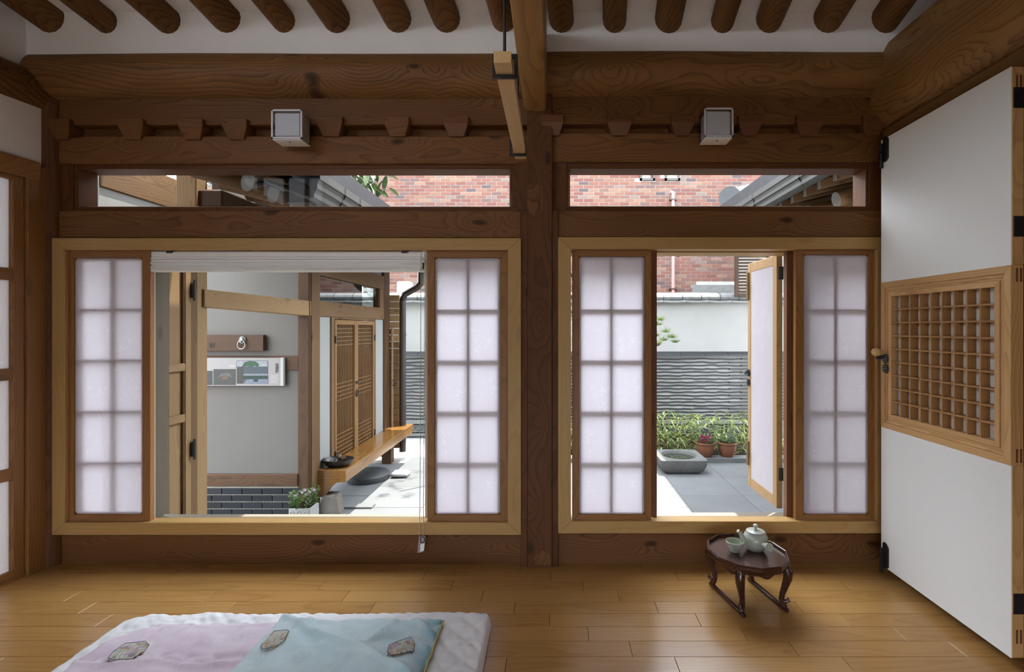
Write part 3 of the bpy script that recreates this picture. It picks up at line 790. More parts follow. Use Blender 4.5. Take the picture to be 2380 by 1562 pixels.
# ================================================================== CUBE LAMPS
def cube_lamp(label, px0, px1, py0, py1):
    d = 2.475
    x0, x1, z0, z1 = X(px0, d), X(px1, d), Z(py1, d), Z(py0, d)
    L = empty('wall_lamp', ((x0 + x1) / 2, 2.56, z0), label, 'lamp', 'glass cube wall lamps')
    BX('back_plate', M['white_int'], L, x0 + .015, x1 - .015, 2.572, 2.586, z0 + .015, z1 - .015, .003)
    BX('body', M['frost'], L, x0 + .009, x1 - .009, d + .008, 2.574, z0 + .010, z1 - .010, .008)
    BX('glass_shell', M['glass_lamp'], L, x0, x1, d + .006, 2.572, z0, z1, .004)
    f = MB()
    for a, b, c_, e in ((x0, x1, z1 - .008, z1), (x0, x1, z0, z0 + .008), (x0, x0 + .008, z0, z1), (x1 - .008, x1, z0, z1)):
        f.box(a, b, d, d + .006, c_, e)
    f.build('glass_rim', M['frost'], L)
    MB().lathe([(0, 0), (.022, .0), (.020, .004), (0, .006)], ((x0 + x1) / 2, d + .05, (z0 + z1) / 2), 16).build('bulb', M['white_int'], L, smooth=True)
    BX('base_strip', M['white_int'], L, x0 + .004, x1 - .004, d + .004, 2.570, z0 - .006, z0, .002)
    MB().lathe([(0, -.0075), (.005, -.0075), (.005, -.005), (0, -.005)], ((x0 + x1) / 2, d + .03, z0), 10).build('screw', M['black_metal'], L)
cube_lamp('glass cube wall lamp above the wide left window', 630, 702, 254, 322)
cube_lamp('glass cube wall lamp above the right window', 1637, 1705, 250, 318)

# ================================================================== PENDANT BAR LIGHT
PL = empty('pendant_light', (-.143, 1.85, 1.98), 'slim wooden bar light hung on black rods beside the tie beam', 'lamp')
BX('light_bar', wood('pendant', 'y'), PL, -.168, -.118, 1.45, 2.28, 1.951, 1.984, .0012)
def ring_frame(y, x0, x1, z0, z1, t):
    mb = MB()
    mb.box(x0, x1, y, y + .010, z1 - t, z1).box(x0, x1, y, y + .010, z0, z0 + t)
    mb.box(x0, x0 + t, y, y + .010, z0 + t, z1 - t).box(x1 - t, x1, y, y + .010, z0 + t, z1 - t)
    mb.build('square_ring', M['black_metal'], PL)
ring_frame(1.515, -.179, -.104, 1.940, 2.010, .010)
ring_frame(2.20, -.186, -.114, 1.940, 2.008, .009)
MB().tube([(-.1435, 1.52, 2.006), (-.1435, 1.52, 2.50), (-.1435, 1.52, 2.98)], .0048, 8).build('hanging_rod', M['black_metal'], PL)
MB().lathe([(0, 0), (.013, .0), (.010, .008), (.005, .010), (0, .010)], (-.1435, 1.52, 2.008), 12).build('rod_nut', M['black_metal'], PL)
MB().tube([(-.150, 2.205, 2.004), (-.150, 2.205, 2.245)], .004, 8).build('hanging_rod', M['black_metal'], PL)
MB().tube([(-.150, 2.205 + .016 * math.cos(a), 2.262 + .018 * math.sin(a)) for a in [k * math.pi / 8 for k in range(16)]], .0045, 8, closed=True).build('hook_ring', M['black_metal'], PL)

# ================================================================== TEA TABLE
tc = Vector((.862, 2.275, 0.0))
TT = empty('tea_table', tc, 'low dark lacquered tea table with a twelve sided tray top', 'table')
T = wood('table', 'x')
RX, RY, TH = .172, .190, .200
def dode(f, z, ph=math.pi / 12): return [(tc.x + RX * f * math.cos(ph + k * math.pi / 6), tc.y + RY * f * math.sin(ph + k * math.pi / 6), z) for k in range(12)]
mb = MB()
A, B_ = dode(.96, TH - .012), dode(.955, TH)
mb.add(A + B_, [tuple(range(11, -1, -1)), tuple(range(12, 24))] + [(k, (k + 1) % 12, 12 + (k + 1) % 12, 12 + k) for k in range(12)])
mb.build('tray_top', plain('lacquered_top', (.055, .025, .018), .2, .6, .35, 5), TT)
rings = [dode(.93, TH), dode(.945, TH + .014), dode(.965, TH + .0165), dode(1.0, TH + .010), dode(1.0, TH), dode(.965, TH - .016), dode(.90, TH - .016)]
for k in range(12):                        # twelve separate rim mouldings
    v = []; k2 = (k + 1) % 12
    for R_ in rings: v += [R_[k], R_[k2]]
    n = len(rings)
    f = [(2 * i, 2 * i + 1, (2 * i + 3) % (2 * n), (2 * i + 2) % (2 * n)) for i in range(n)]
    f += [tuple(2 * i for i in range(n))[::-1], tuple(2 * i + 1 for i in range(n))]
    MB().add(v, f).build('rim_moulding', T, TT)
mb = MB(); N = 96; prof = []
for i in range(N):                         # scalloped apron
    a = 2 * math.pi * i / N
    dip = .012 + .016 * abs(math.sin(a * 3)) + .004 * math.cos(a * 12)
    prof.append((tc.x + RX * .80 * math.cos(a), tc.y + RY * .80 * math.sin(a), TH - .014 - dip))
top = [(p[0], p[1], TH - .012) for p in prof]; inn = [(tc.x + (p[0] - tc.x) * .955, tc.y + (p[1] - tc.y) * .955, p[2]) for p in prof]
mb.add(prof + top + inn, [(i, (i + 1) % N, N + (i + 1) % N, N + i) for i in range(N)] + [(i, 2 * N + i, 2 * N + (i + 1) % N, (i + 1) % N) for i in range(N)] + [(2 * N + i, 2 * N + (i + 1) % N, N + (i + 1) % N, N + i)[::-1] for i in range(N)])
mb.build('apron', T, TT)
for sx_ in (-1, 1):
    for sy_ in (-1, 1):
        def lp(o, z): return (tc.x + sx_ * (.092 + o * .75), tc.y + sy_ * (.112 + o * .62), z)
        pts = [lp(.018, TH - .012), lp(.026, TH - .035), lp(.026, TH - .062), lp(.016, TH - .095), lp(.004, .068), lp(.000, .045), lp(.006, .028), lp(.012, .014)]
        lg = MB().tube(pts, [.017, .020, .0185, .015, .0118, .0115, .0125, .0125], 12, True).build('leg', T, TT, smooth=True)
        MB().tube([lp(.000, .040), lp(.016, .036), lp(.028, .044), lp(.026, .054)], [.009, .009, .008, .004], 10).build('curled_foot', T, lg, smooth=True)
    BX('runner', T, TT, tc.x + sx_ * .100 - .0085, tc.x + sx_ * .100 + .0085, tc.y - .142, tc.y + .142, 0, .0155, .003)
TT.rotation_euler.z = math.radians(11.5)

def on_table(px, py, z=TH + .001):
    d = FOC * (CAMH - z) / (py - CY)
    return X(px, d), d
# ---- cup
cxx, cyy = on_table(1708, 1282)
CU = empty('tea_cup', (cxx, cyy, TH), 'small pale celadon tea cup beside the teapot', 'cup')
z = TH + .001
MB().lathe([(0, 0), (.019, 0), (.020, .003), (.018, .009), (.020, .012), (.031, .024), (.0385, .040), (.0402, .0475), (.0388, .0480), (.0366, .040), (.029, .026), (.017, .016), (0, .014)], (cxx, cyy, z), 36).build('bowl', M['celadon'], CU, smooth=True)
MB().lathe([(.0372, .0425), (.0290, .0268), (.017, .0167), (0, .0147)], (cxx, cyy, z), 36).build('glazed_inside', M['celadon_in'], CU, smooth=True)
# ---- teapot
px_, py_ = on_table(1756, 1277)
TP = empty('teapot', (px_, py_, TH), 'pale celadon teapot with a side handle on the tea table', 'teapot')
MB().lathe([(0, 0), (.032, 0), (.034, .004), (.040, .009), (.050, .024), (.0545, .042), (.053, .058), (.046, .072), (.038, .079), (.036, .0805), (0, .0805)], (px_, py_, z), 40).build('body', M['celadon'], TP, smooth=True)
ld = MB().lathe([(.0405, .079), (.0415, .0815), (.040, .0845), (.030, .0875), (.012, .0905), (0, .091)], (px_, py_, z), 40).build('lid', M['celadon'], TP, smooth=True)
MB().lathe([(.0045, .089), (.005, .096), (.010, .100), (.0118, .106), (.0095, .112), (.004, .1145), (0, .1148)], (px_, py_, z), 20).build('lid_knob', M['celadon'], ld, smooth=True)
sp = [(-.036, -.006, .030), (-.052, -.008, .040), (-.062, -.010, .056), (-.070, -.011, .074), (-.084, -.013, .090)]
MB().tube([(px_ + a, py_ + b, z + c_) for a, b, c_ in sp], [.020, .016, .0115, .0085, .0072], 16, True).build('spout', M['celadon'], TP, smooth=True)
hd = [(.010, -.040, .040), (.016, -.066, .044), (.020, -.086, .048), (.0225, -.098, .0505), (.0222, -.0965, .0502), (.018, -.075, .046)]
MB().tube([(px_ + a, py_ + b, z + c_) for a, b, c_ in hd], [.0125, .0125, .0155, .0185, .0140, .010], 18, True).build('handle', M['celadon'], TP, smooth=True)
MB().tube([(px_ + .030 + .001 * k, py_ - .060 + .001 * k, z + .0) for k in range(2)], .0005, 4)

# ================================================================== BEDDING
def sheet_obj(name, label, cat, x0, x1, y0, y1, nx, ny, zf, mat, xf=None, drop=True, parent=None, mats=None, mfun=None):
    mb = MB()
    P = {}
    for j in range(ny + 1):
        for i in range(nx + 1):
            u, v = i / nx, j / ny
            x, y = x0 + (x1 - x0) * u, y0 + (y1 - y0) * v
            if xf: x, y = xf(x, y, u, v)
            P[i, j] = len(mb.V); mb.V.append((x, y, zf(x, y, u, v)))
    for j in range(ny):
        for i in range(nx):
            mb.F.append((P[i, j], P[i + 1, j], P[i + 1, j + 1], P[i, j + 1]))
            mb.M.append(mfun((i + .5) / nx, (j + .5) / ny) if mfun else 0)
    o = mb.build(name, mats or mat, parent, smooth=True, fix=False)
    if label: props(o, label, cat)
    return o
N3 = lambda x, y, s, k=0.0: mnoise.noise(Vector((x * s, y * s, k)))
def edge(u, v, wx, wy):
    """0 at the border, 1 inside"""
    a = min(u, 1 - u) / wx; b = min(v, 1 - v) / wy
    e = max(0, min(1, min(a, b)))
    return math.sqrt(max(0, 1 - (1 - e) ** 2))
PX0, PX1, PY0, PY1 = -1.700, -.245, .05, 2.085
def pad_xy(x, y, u, v):
    y2 = y
    if v > .55:
        k = (v - .55) / .45
        lump = .020 * N3(x, 3.3, 5.5) + .010 * N3(x, 7.7, 14) - .012 * max(0, (u - .45)) * 0
        y2 += k * lump * (1 if u < .62 else .15)
        y2 -= k * max(0, .10 - u) ** 2 * 9.0 * .9       # rounded far left corner
    r = max(0, u - .985) / .015
    return x + .012 * N3(1.1, y, 3) * (1 if u < .05 else .3) - (.02 * max(0, v - .985) / .015 if u > .97 else 0), y2
def quiltbump(x, y):
    a = (x + y) * 30; b = (x - y) * 30
    g = abs(math.sin(a)) * abs(math.sin(b))
    return .008 * math.sqrt(g) + .005 * N3(x, y, 38, 2)
def pad_z(x, y, u, v):
    return .004 + .040 * edge(u, v, .012, .010) + quiltbump(x, y) * min(1, edge(u, v, .05, .03)) + .004 * N3(x, y, 6)
sheet_obj('sleeping_pad', 'white quilted cotton sleeping pad lying on the floor', 'mattress', PX0, PX1, PY0, PY1, 220, 300, pad_z, M['quilt_white'], pad_xy)
def pad_top(x, y):
    return pad_z(x, y, max(0, min(1, (x - PX0) / (PX1 - PX0))), max(0, min(1, (y - PY0) / (PY1 - PY0))))
def pink_xy(x, y, u, v):
    k = max(0, v - .5) * 2
    return x + .01 * N3(2.2, y, 4) * (1 - u), y + k * (.012 * N3(x, 9.1, 5)) - k * max(0, .22 - u) ** 2 * 2.6
def fold(x, y, y0, amp, w): return amp * math.exp(-((y - y0) / w) ** 2)
def pink_z(x, y, u, v):
    z = .040 + .020 * edge(u, v, .02, .012)
    z += .012 * N3(x, y, 5, 4) * min(1, edge(u, v, .1, .08)) + .012 * fold(x, y, 1.735 + .03 * N3(x, 0, 4, 3) - .02 * (x + 1.4), 1, .014) + .005 * N3(x, y, 17, 2)
    z -= .010 * fold(x, y, 1.765 + .03 * N3(x, 0, 4, 3), 1, .02)
    return max(z, pad_top(x, y) + .006)
PQ = sheet_obj('pink_quilt', 'pale pink silk quilt spread over the left of the sleeping pad', 'quilt', -1.635, -.93, .10, 1.985, 130, 260, pink_z, M['quilt_pink'], pink_xy)
def teal_xy(x, y, u, v):
    k = max(0, v - .5) * 2
    return x + (.012 * N3(5.2, y, 4)) * (1 - u) - .03 * (1 - u) * v, y + k * (.010 * N3(x, 2.1, 6) + (.022 * math.exp(-((x + 1.02) / .06) ** 2)))
def teal_z(x, y, u, v):
    z = .042 + .038 * edge(u, v, .035, .014) * (1 - .35 * max(0, u - .3))
    z += .016 * N3(x, y, 4.5, 7) * min(1, edge(u, v, .12, .06)) + .010 * N3(x, y, 15, 3) + .008 * abs(N3(x * .6 + y, y - x, 9, 5)) * min(1, edge(u, v, .1, .05))
    z += .012 * math.exp(-((x + .93 + .10 * (2 - y)) / .018) ** 2)
    z += .014 * math.exp(-((x * .55 + y - 1.42 + .03 * N3(x, y, 5, 8)) / .016) ** 2) * min(1, edge(u, v, .15, .05)) + .010 * math.exp(-((x - .35 * y + 1.30 + .03 * N3(x, y, 5, 2)) / .014) ** 2) * min(1, edge(u, v, .15, .05))
    if u > .72: z += .009 * math.sin((x * .6 + y) * 62 + 3 * N3(x, y, 6)) * min(1, (u - .72) / .1) * min(1, edge(u, v, .05, .02)) * max(0, min(1, (y - 1.7) / .2))
    return max(z, pad_top(x, y) + .012)
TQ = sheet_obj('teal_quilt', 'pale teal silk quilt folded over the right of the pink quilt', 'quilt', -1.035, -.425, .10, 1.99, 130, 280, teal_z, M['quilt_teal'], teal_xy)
at = TQ.data.attributes.new('border', 'FLOAT', 'POINT')  # mask of the shading painted along the right edge
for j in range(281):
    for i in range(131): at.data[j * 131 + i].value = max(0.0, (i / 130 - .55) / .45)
pts = []
for j in range(60):
    v = .25 + .745 * j / 59; y = .10 + 1.89 * v
    x_, y_ = teal_xy(-.425, y, 1.0, v)
    pts.append((x_ + .001, y_, teal_z(x_, y_, .992, v) + .002))
MB().tube(pts, .0034, 8).build('piping', M['piping'], TQ, smooth=True)
# patchwork emblems sewn on the quilts
tp = NT('patchwork_silk')
v_ = tp.math('FRACT', tp.math('ADD', tp.n('ObjectInfo').outputs['Random'], tp.n('NewGeometry').outputs['Random Per Island']))
M['patch'] = tp.done(tp.pr(tp.ramp(v_, [(0, (.62, .62, .54)), (.14, (.52, .36, .24)), (.24, (.55, .62, .52)), (.38, (.54, .42, .56)), (.52, (.66, .64, .60)), (.66, (.32, .33, .32)), (.72, (.62, .52, .48)), (.86, (.50, .58, .50))], 'CONSTANT'), .7, .2))
def emblem(cx_, cy_, w, h, ang, parent, surf, half=None):
    ca, sa = math.cos(ang), math.sin(ang)
    def W(a, b, o):
        x, y = cx_ + a * ca - b * sa, cy_ + a * sa + b * ca
        return (x, y, surf(x, y) + o)
    oc = [(-.5, -.18), (-.5, .18), (-.28, .5), (.28, .5), (.5, .18), (.5, -.18), (.28, -.5), (-.28, -.5)]
    lo = -.5 if half is None else half
    inside = lambda a, b: abs(a) <= .47 and abs(b) <= .46 and abs(a) * 1.0 + abs(b) * .69 <= .60
    bd = MB(); bp = [W(a * w, b * h, .0075) for a, b in oc]
    e = MB().tube(bp, .0010, 6, closed=True).build('emblem_border', plain('grey_thread', (.10, .10, .11), .8, .1), parent)
    g = MB(); n = 9
    for i in range(n):
        for j in range(n):
            a0, a1 = -.48 + .96 * i / n, -.48 + .96 * (i + 1) / n - .012
            b0, b1 = -.48 + .96 * j / n, -.48 + .96 * (j + 1) / n - .012
            if not (inside(a0 * .9, b0 * .9) and inside(a1 * .9, b1 * .9) and inside(a0 * .9, b1 * .9) and inside(a1 * .9, b0 * .9)): continue
            q = [W(a0 * w, b0 * h, .0068), W(a1 * w, b0 * h, .0068), W(a1 * w, b1 * h, .0068), W(a0 * w, b1 * h, .0068)]
            q2 = [(p[0], p[1], p[2] - .006) for p in q]
            g.hexa(q2, q)
    p = g.build('patchwork_emblem', M['patch'], parent)
def inv(x0, x1, y0, y1, zf):
    return lambda x, y: zf(x, y, (x - x0) / (x1 - x0), (y - y0) / (y1 - y0))
ps = inv(-1.635, -.93, .10, 1.985, pink_z); ts = inv(-1.035, -.425, .10, 1.99, teal_z)
emblem(-1.490, 1.800, .105, .105, .35, PQ, ps)
emblem(-.985, 1.815, .080, .105, .15, TQ, ts)
emblem(-.530, 1.790, .088, .100, .12, TQ, ts)

# ================================================================== GROUND AND PAVING
GR = BX('ground', M['asphalt'], None, -30, 30, -30, 40, GZ - .25, GZ - .035)
props(GR, 'bare ground around the houses', 'ground', kind='structure')
PV = empty('courtyard_paving', (0, 4.6, GZ), 'square pale granite paving slabs of the courtyard', 'paving', kind='structure')
BX('joint_bed', M['mortar_dark'], PV, -2.6, 3.2, 2.86, 6.2, GZ - .03, GZ - .006)
SL = .594
sm, _ = MB().box(-SL/2+.003, SL/2-.003, -SL/2+.003, SL/2-.003, -.03, 0).mesh('slab', M['granite'], bevel=.002, center=False)
for c in range(-7, 4):
    x0 = 1.216 + (c - 1) * SL
    ro = 0.0 if c >= 1 else (.27 if c % 2 == 0 else .0)
    for r in range(7):
        y0 = 4.88 + SL * (r - 3) + SL / 2 + ro
        if y0 + SL / 2 > 6.35 or y0 < 2.9: continue
        link('slab', sm, (x0 + SL / 2, y0, GZ + random.uniform(-.0015, .0015)), PV)
BX('kerb_stone', M['granite'], PV, -1.3, .9, 6.07, 6.22, GZ - .02, GZ + .055, .006)
BX('kerb_stone', M['granite'], PV, .905, 3.2, 6.07, 6.22, GZ - .02, GZ + .055, .006)
BX('step_edge', M['granite'], PV, -1.99, -1.60, 4.52, 4.62, GZ - .01, GZ + .018, .003)
BX('planting_soil', M['soil'], PV, -1.3, 3.2, 6.22, 7.58, GZ - .05, GZ + .03)
ST = BX('foundation_plinth', M['granite'], None, -2.6, 2.1, 2.64, 2.86, GZ - .03, .04, .01)
props(ST, 'granite plinth under the window wall', 'plinth', kind='structure')

# own eave outside the window wall, unseen, put in to shield the windows
EV = empty('front_eave', (0, 3.2, 2.45), 'roof overhang outside the window wall', 'eave', kind='structure')
MB().hexa([(-2.6, 2.6, 2.80), (2.2, 2.6, 2.80), (2.2, 2.6, 2.95), (-2.6, 2.6, 2.95)], [(-2.6, 3.08, 2.68), (2.2, 3.08, 2.68), (2.2, 3.08, 2.83), (-2.6, 3.08, 2.83)]).build('eave_soffit', wood('ext', 'y'), EV)

# ================================================================== LEFT WING
LW = empty('house_wing', (-2.6, 4.6, GZ), 'left house wing with grey brick base, plaster walls and timber posts', 'building')
E, ED, EL = (lambda a: wood('ext', a)), (lambda a: wood('extdark', a)), (lambda a: wood('extlight', a))
wx = -2.03
BX('porch_post', EL('z'), LW, -2.27, -2.147, 3.08, 3.185, GZ, 2.15, .006)
BX('post_edge', ED('z'), LW, -2.30, -2.20, 3.05, 3.09, GZ, 1.90, .003)
MB().hexa([(-2.22, 3.17, 1.328), (-2.130, 3.13, 1.328), (-2.130, 3.13, 1.437), (-2.22, 3.17, 1.437)], [(-2.14, 4.36, 1.30), (-2.028, 4.31, 1.30), (-2.028, 4.31, 1.425), (-2.14, 4.36, 1.425)]).build('porch_beam', EL('y'), LW, bevel=.004)
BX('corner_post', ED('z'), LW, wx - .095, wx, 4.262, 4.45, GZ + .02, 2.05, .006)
BX('post_board', E('z'), LW, wx - .004, wx + .006, 4.30, 4.452, GZ + .04, 1.95, .002)
pwz = Z(1101, 4.27)
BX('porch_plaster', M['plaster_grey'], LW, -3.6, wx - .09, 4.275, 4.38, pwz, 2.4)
BX('porch_rail', ED('x'), LW, -3.6, wx - .09, 4.262, 4.30, Z(861, 4.26), Z(827, 4.26), .003)
BX('porch_sill', ED('x'), LW, -3.6, wx - .09, 4.250, 4.36, Z(1131, 4.25), pwz, .004)
BX('brick_joint', M['mortar_dark'], LW, -3.4, wx - .06, 4.268, 4.36, GZ - .02, Z(1131, 4.25))
bpl, bph = .168, .0585
bm_, _ = MB().box(-bpl/2+.004, bpl/2-.004, -.02, .02, -bph/2+.0045, bph/2-.0045).mesh('brick', M['brick_dark'], bevel=.002, center=False)
ztop = Z(1134, 4.26)
for r in range(5):
    for c in range(8):
        xx = wx - .075 - bpl * (c + .35 + .5 * (r % 2))
        link('brick', bm_, (xx, 4.278, ztop - bph * (r + .5)), LW)
# wall that faces the courtyard
BX('wall_plaster', M['plaster_ext'], LW, wx - .09, wx - .012, 4.45, 4.69, -.16, 1.32)
BX('wall_plaster', M['plaster_ext'], LW, wx - .09, wx - .012, 5.86, 6.15, -.16, 1.32)
BX('wall_lintel', E('y'), LW, wx - .10, wx + .002, 4.45, 6.15, 1.30, 1.435, .004)
BX('wall_sill', ED('y'), LW, wx - .10, wx + .002, 4.45, 6.36, -.22, -.13, .004)
BX('upper_beam', E('y'), LW, wx - .10, wx + .002, 4.45, 6.30, 1.66, 1.82, .004)
BX('far_post', ED('z'), LW, wx - .13, wx + .004, 6.15, 6.36, GZ + .05, 2.05, .006)
BX('transom_stile', E('z'), LW, wx - .08, wx - .002, 6.02, 6.15, 1.435, 1.66, .003)
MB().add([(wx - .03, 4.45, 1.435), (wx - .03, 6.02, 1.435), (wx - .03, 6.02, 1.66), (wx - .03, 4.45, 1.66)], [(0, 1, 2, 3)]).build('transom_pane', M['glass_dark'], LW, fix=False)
BX('room_shade_sheet', plain('painted_room_shade', (.02, .02, .02), .9, .05), LW, wx - .30, wx - .28, 4.4, 6.2, -.2, 1.8)  # near-black sheet painted as the unlit room behind the glass
BX('upper_plaster', M['plaster_ext'], LW, wx - .10, wx - .03, 3.2, 6.3, 1.82, 2.30)
BX('wall_plate', ED('y'), LW, wx - .16, wx + .03, 3.10, 6.36, 1.93, 2.04, .01)
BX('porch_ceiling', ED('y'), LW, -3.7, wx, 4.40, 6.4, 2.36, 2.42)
# timber gable boards at the far end of the wing
for k in range(23):
    z0 = -.30 + k * .083
    BX('end_board', EL('x') if k > 15 else E('x'), LW, -2.10, wx + .115, 6.37 + (.004 if k % 2 else 0), 6.41, z0 + .003, z0 + .081, .002)  # upper boards in paler wood: sunlight put into their colour
BX('end_batten', EL('z'), LW, wx + .02, wx + .045, 6.352, 6.372, -.25, 1.20, .004)
MB().tube([(wx + .055 + .032 * math.cos(a), 6.355, .52 + .036 * math.sin(a)) for a in [k * math.pi / 8 for k in range(16)]], .004, 6, closed=True).build('ring_pull', M['black_metal'], LW)
# roof: rafters with painted white ends, soffit, gutter
RM = wood('ext', 'x')
for k in range(13):
    y = 2.79 + .256 * k
    p0 = Vector((-1.665, y, 2.0)); p1 = Vector((-2.95, y, 2.36)) if y > 4.3 else Vector((-2.30, y, 2.178)) if y > 3.6 else Vector((-1.95, y, 2.08))
    rf = MB().tube([p0, p0.lerp(p1, .5), p1], [.055, .058, .062], 16).build('rafter', RM, LW, smooth=True)
    dn = (p0 - p1).normalized()
    MB().tube([p0 + dn * .0005, p0 + dn * .004], .056, 20).build('white_rafter_end', M['white'], rf)
def slab2(name, mat, y0, y1, xa, za, xb, zb, t):
    q = lambda y: [(xa, y, za), (xb, y, zb), (xb, y, zb + t), (xa, y, za + t)]
    return MB().hexa(q(y0), q(y1)).build(name, mat, LW)
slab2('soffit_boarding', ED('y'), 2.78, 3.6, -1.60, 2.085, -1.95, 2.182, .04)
slab2('soffit_plaster', M['plaster_ext'], 3.6, 4.3, -1.60, 2.085, -2.32, 2.285, .04)
MB().hexa([(-1.60, 4.3, 2.085), (-3.1, 4.3, 2.50), (-3.1, 4.3, 2.54), (-1.60, 4.3, 2.125)], [(-1.60, 6.42, 2.085), (-3.1, 6.42, 2.50), (-3.1, 6.42, 2.54), (-1.60, 6.42, 2.125)]).build('soffit_plaster', M['plaster_ext'], LW)
MB().hexa([(-1.60, 2.78, 2.07), (-1.66, 2.78, 2.07), (-1.66, 2.78, 2.13), (-1.60, 2.78, 2.13)], [(-1.60, 6.42, 2.07), (-1.66, 6.42, 2.07), (-1.66, 6.42, 2.13), (-1.60, 6.42, 2.13)]).build('fascia_batten', E('y'), LW)
slab2('roof_slab', M['tile'], 2.85, 3.6, -1.31, 2.08, -1.95, 2.32, .10)  # near roof cut back out of view to let sky light into the porch
slab2('roof_slab', M['tile'], 3.6, 4.3, -1.31, 2.08, -2.4, 2.50, .10)
MB().hexa([(-1.31, 4.3, 2.08), (-3.9, 4.3, 3.1), (-3.9, 4.3, 3.20), (-1.31, 4.3, 2.18)], [(-1.31, 6.45, 2.08), (-3.9, 6.45, 3.1), (-3.9, 6.45, 3.20), (-1.31, 6.45, 2.18)]).build('roof_slab', M['tile'], LW)
GP = [(0, .11), (0, .065), (-.016, .055), (-.016, .015), (-.034, .005), (-.034, -.035), (-.052, -.045), (-.32, .055), (-.32, .063), (-.045, -.036), (-.026, .012), (-.008, .062), (-.008, .11)]
MB().prism([(-1.30 + a, 1.966 + b) for a, b in GP], 'y', 2.86, 6.46).build('gutter', M['grey_metal'], LW, fix=True)
for yy in (3.20, 3.45, 4.2, 5.0, 5.8): MB().prism([(-1.2985 + a * 1.004, 1.966 + b) for a, b in GP], 'y', yy, yy + .018).build('gutter_strap', M['brown_metal'], LW)
BX('gutter_box', M['brown_metal'], LW, -1.56, -1.44, 2.98, 3.12, 1.93, 2.03, .003)
MB().tube([(-1.55, 3.04, 2.02), (-1.64, 2.94, 2.035), (-1.74, 2.90, 2.00)], .018, 8).build('gutter_bracket', M['black_metal'], LW)
# beam and plaster seen at the left end of the transom
BX('hip_beam', wood('ext', 'y'), LW, -2.79, -2.62, 2.96, 3.65, 2.02, 2.235, .006)
BX('gable_plaster', M['plaster_ext'], LW, -2.79, -2.63, 2.96, 3.80, 1.66, 2.025)
MB().tube([(-2.68, 2.92, 1.66), (-2.68, 2.92, 2.4)], .07, 16).build('round_white_moulding', M['white'], LW, smooth=True)
BX('side_timber', ED('z'), LW, -2.36, -2.29, 2.97, 3.05, GZ, 1.86, .004)

# door leaf seen edge-on beyond the sill
PD = empty('panel_door', (-2.14, 2.92, GZ + .08), 'weathered panelled wooden door beside the porch post', 'door')
a0, a1, b0, b1 = 2.795, 3.015, GZ + .10, 1.75
BX('stile', wood('grey', 'z'), PD, -2.168, -2.128, a0, a0 + .045, b0, b1, .002)
BX('stile', EL('z'), PD, -2.166, -2.130, a1 - .045, a1, b0, b1, .002)
zs = [b0, b0 + .32, .66, .70, .955, .995, b1 - .05, b1]
for z0, z1 in ((b0, b0 + .33), (.655, .70), (.95, .995), (b1 - .06, b1)):
    BX('rail', EL('y'), PD, -2.165, -2.131, a0 + .045, a1 - .045, z0, z1, .003)
for z0, z1 in ((b0 + .33, .655), (.70, .95), (.995, b1 - .06)):
    BX('panel', EL('z'), PD, -2.160, -2.150, a0 + .045, a1 - .045, z0, z1)
    for ya in (a0 + .045, a1 - .057): BX('panel_bead', E('z'), PD, -2.155, -2.134, ya, ya + .012, z0, z1, .003)
for z in (1.42, .485):
    h = BX('hinge', M['black_metal'], PD, -2.131, -2.105, a1 - .012, a1 + .012, z - .045, z + .045, .006)
    MB().tube([(-2.11, a1, z + .06), (-2.11, a1, z - .06)], .007, 8).build('hinge_pin', M['black_metal'], h)
BX('door_casing', E('z'), LW, -2.20, -2.140, a1 + .002, 3.085, GZ + .05, 1.88, .003)

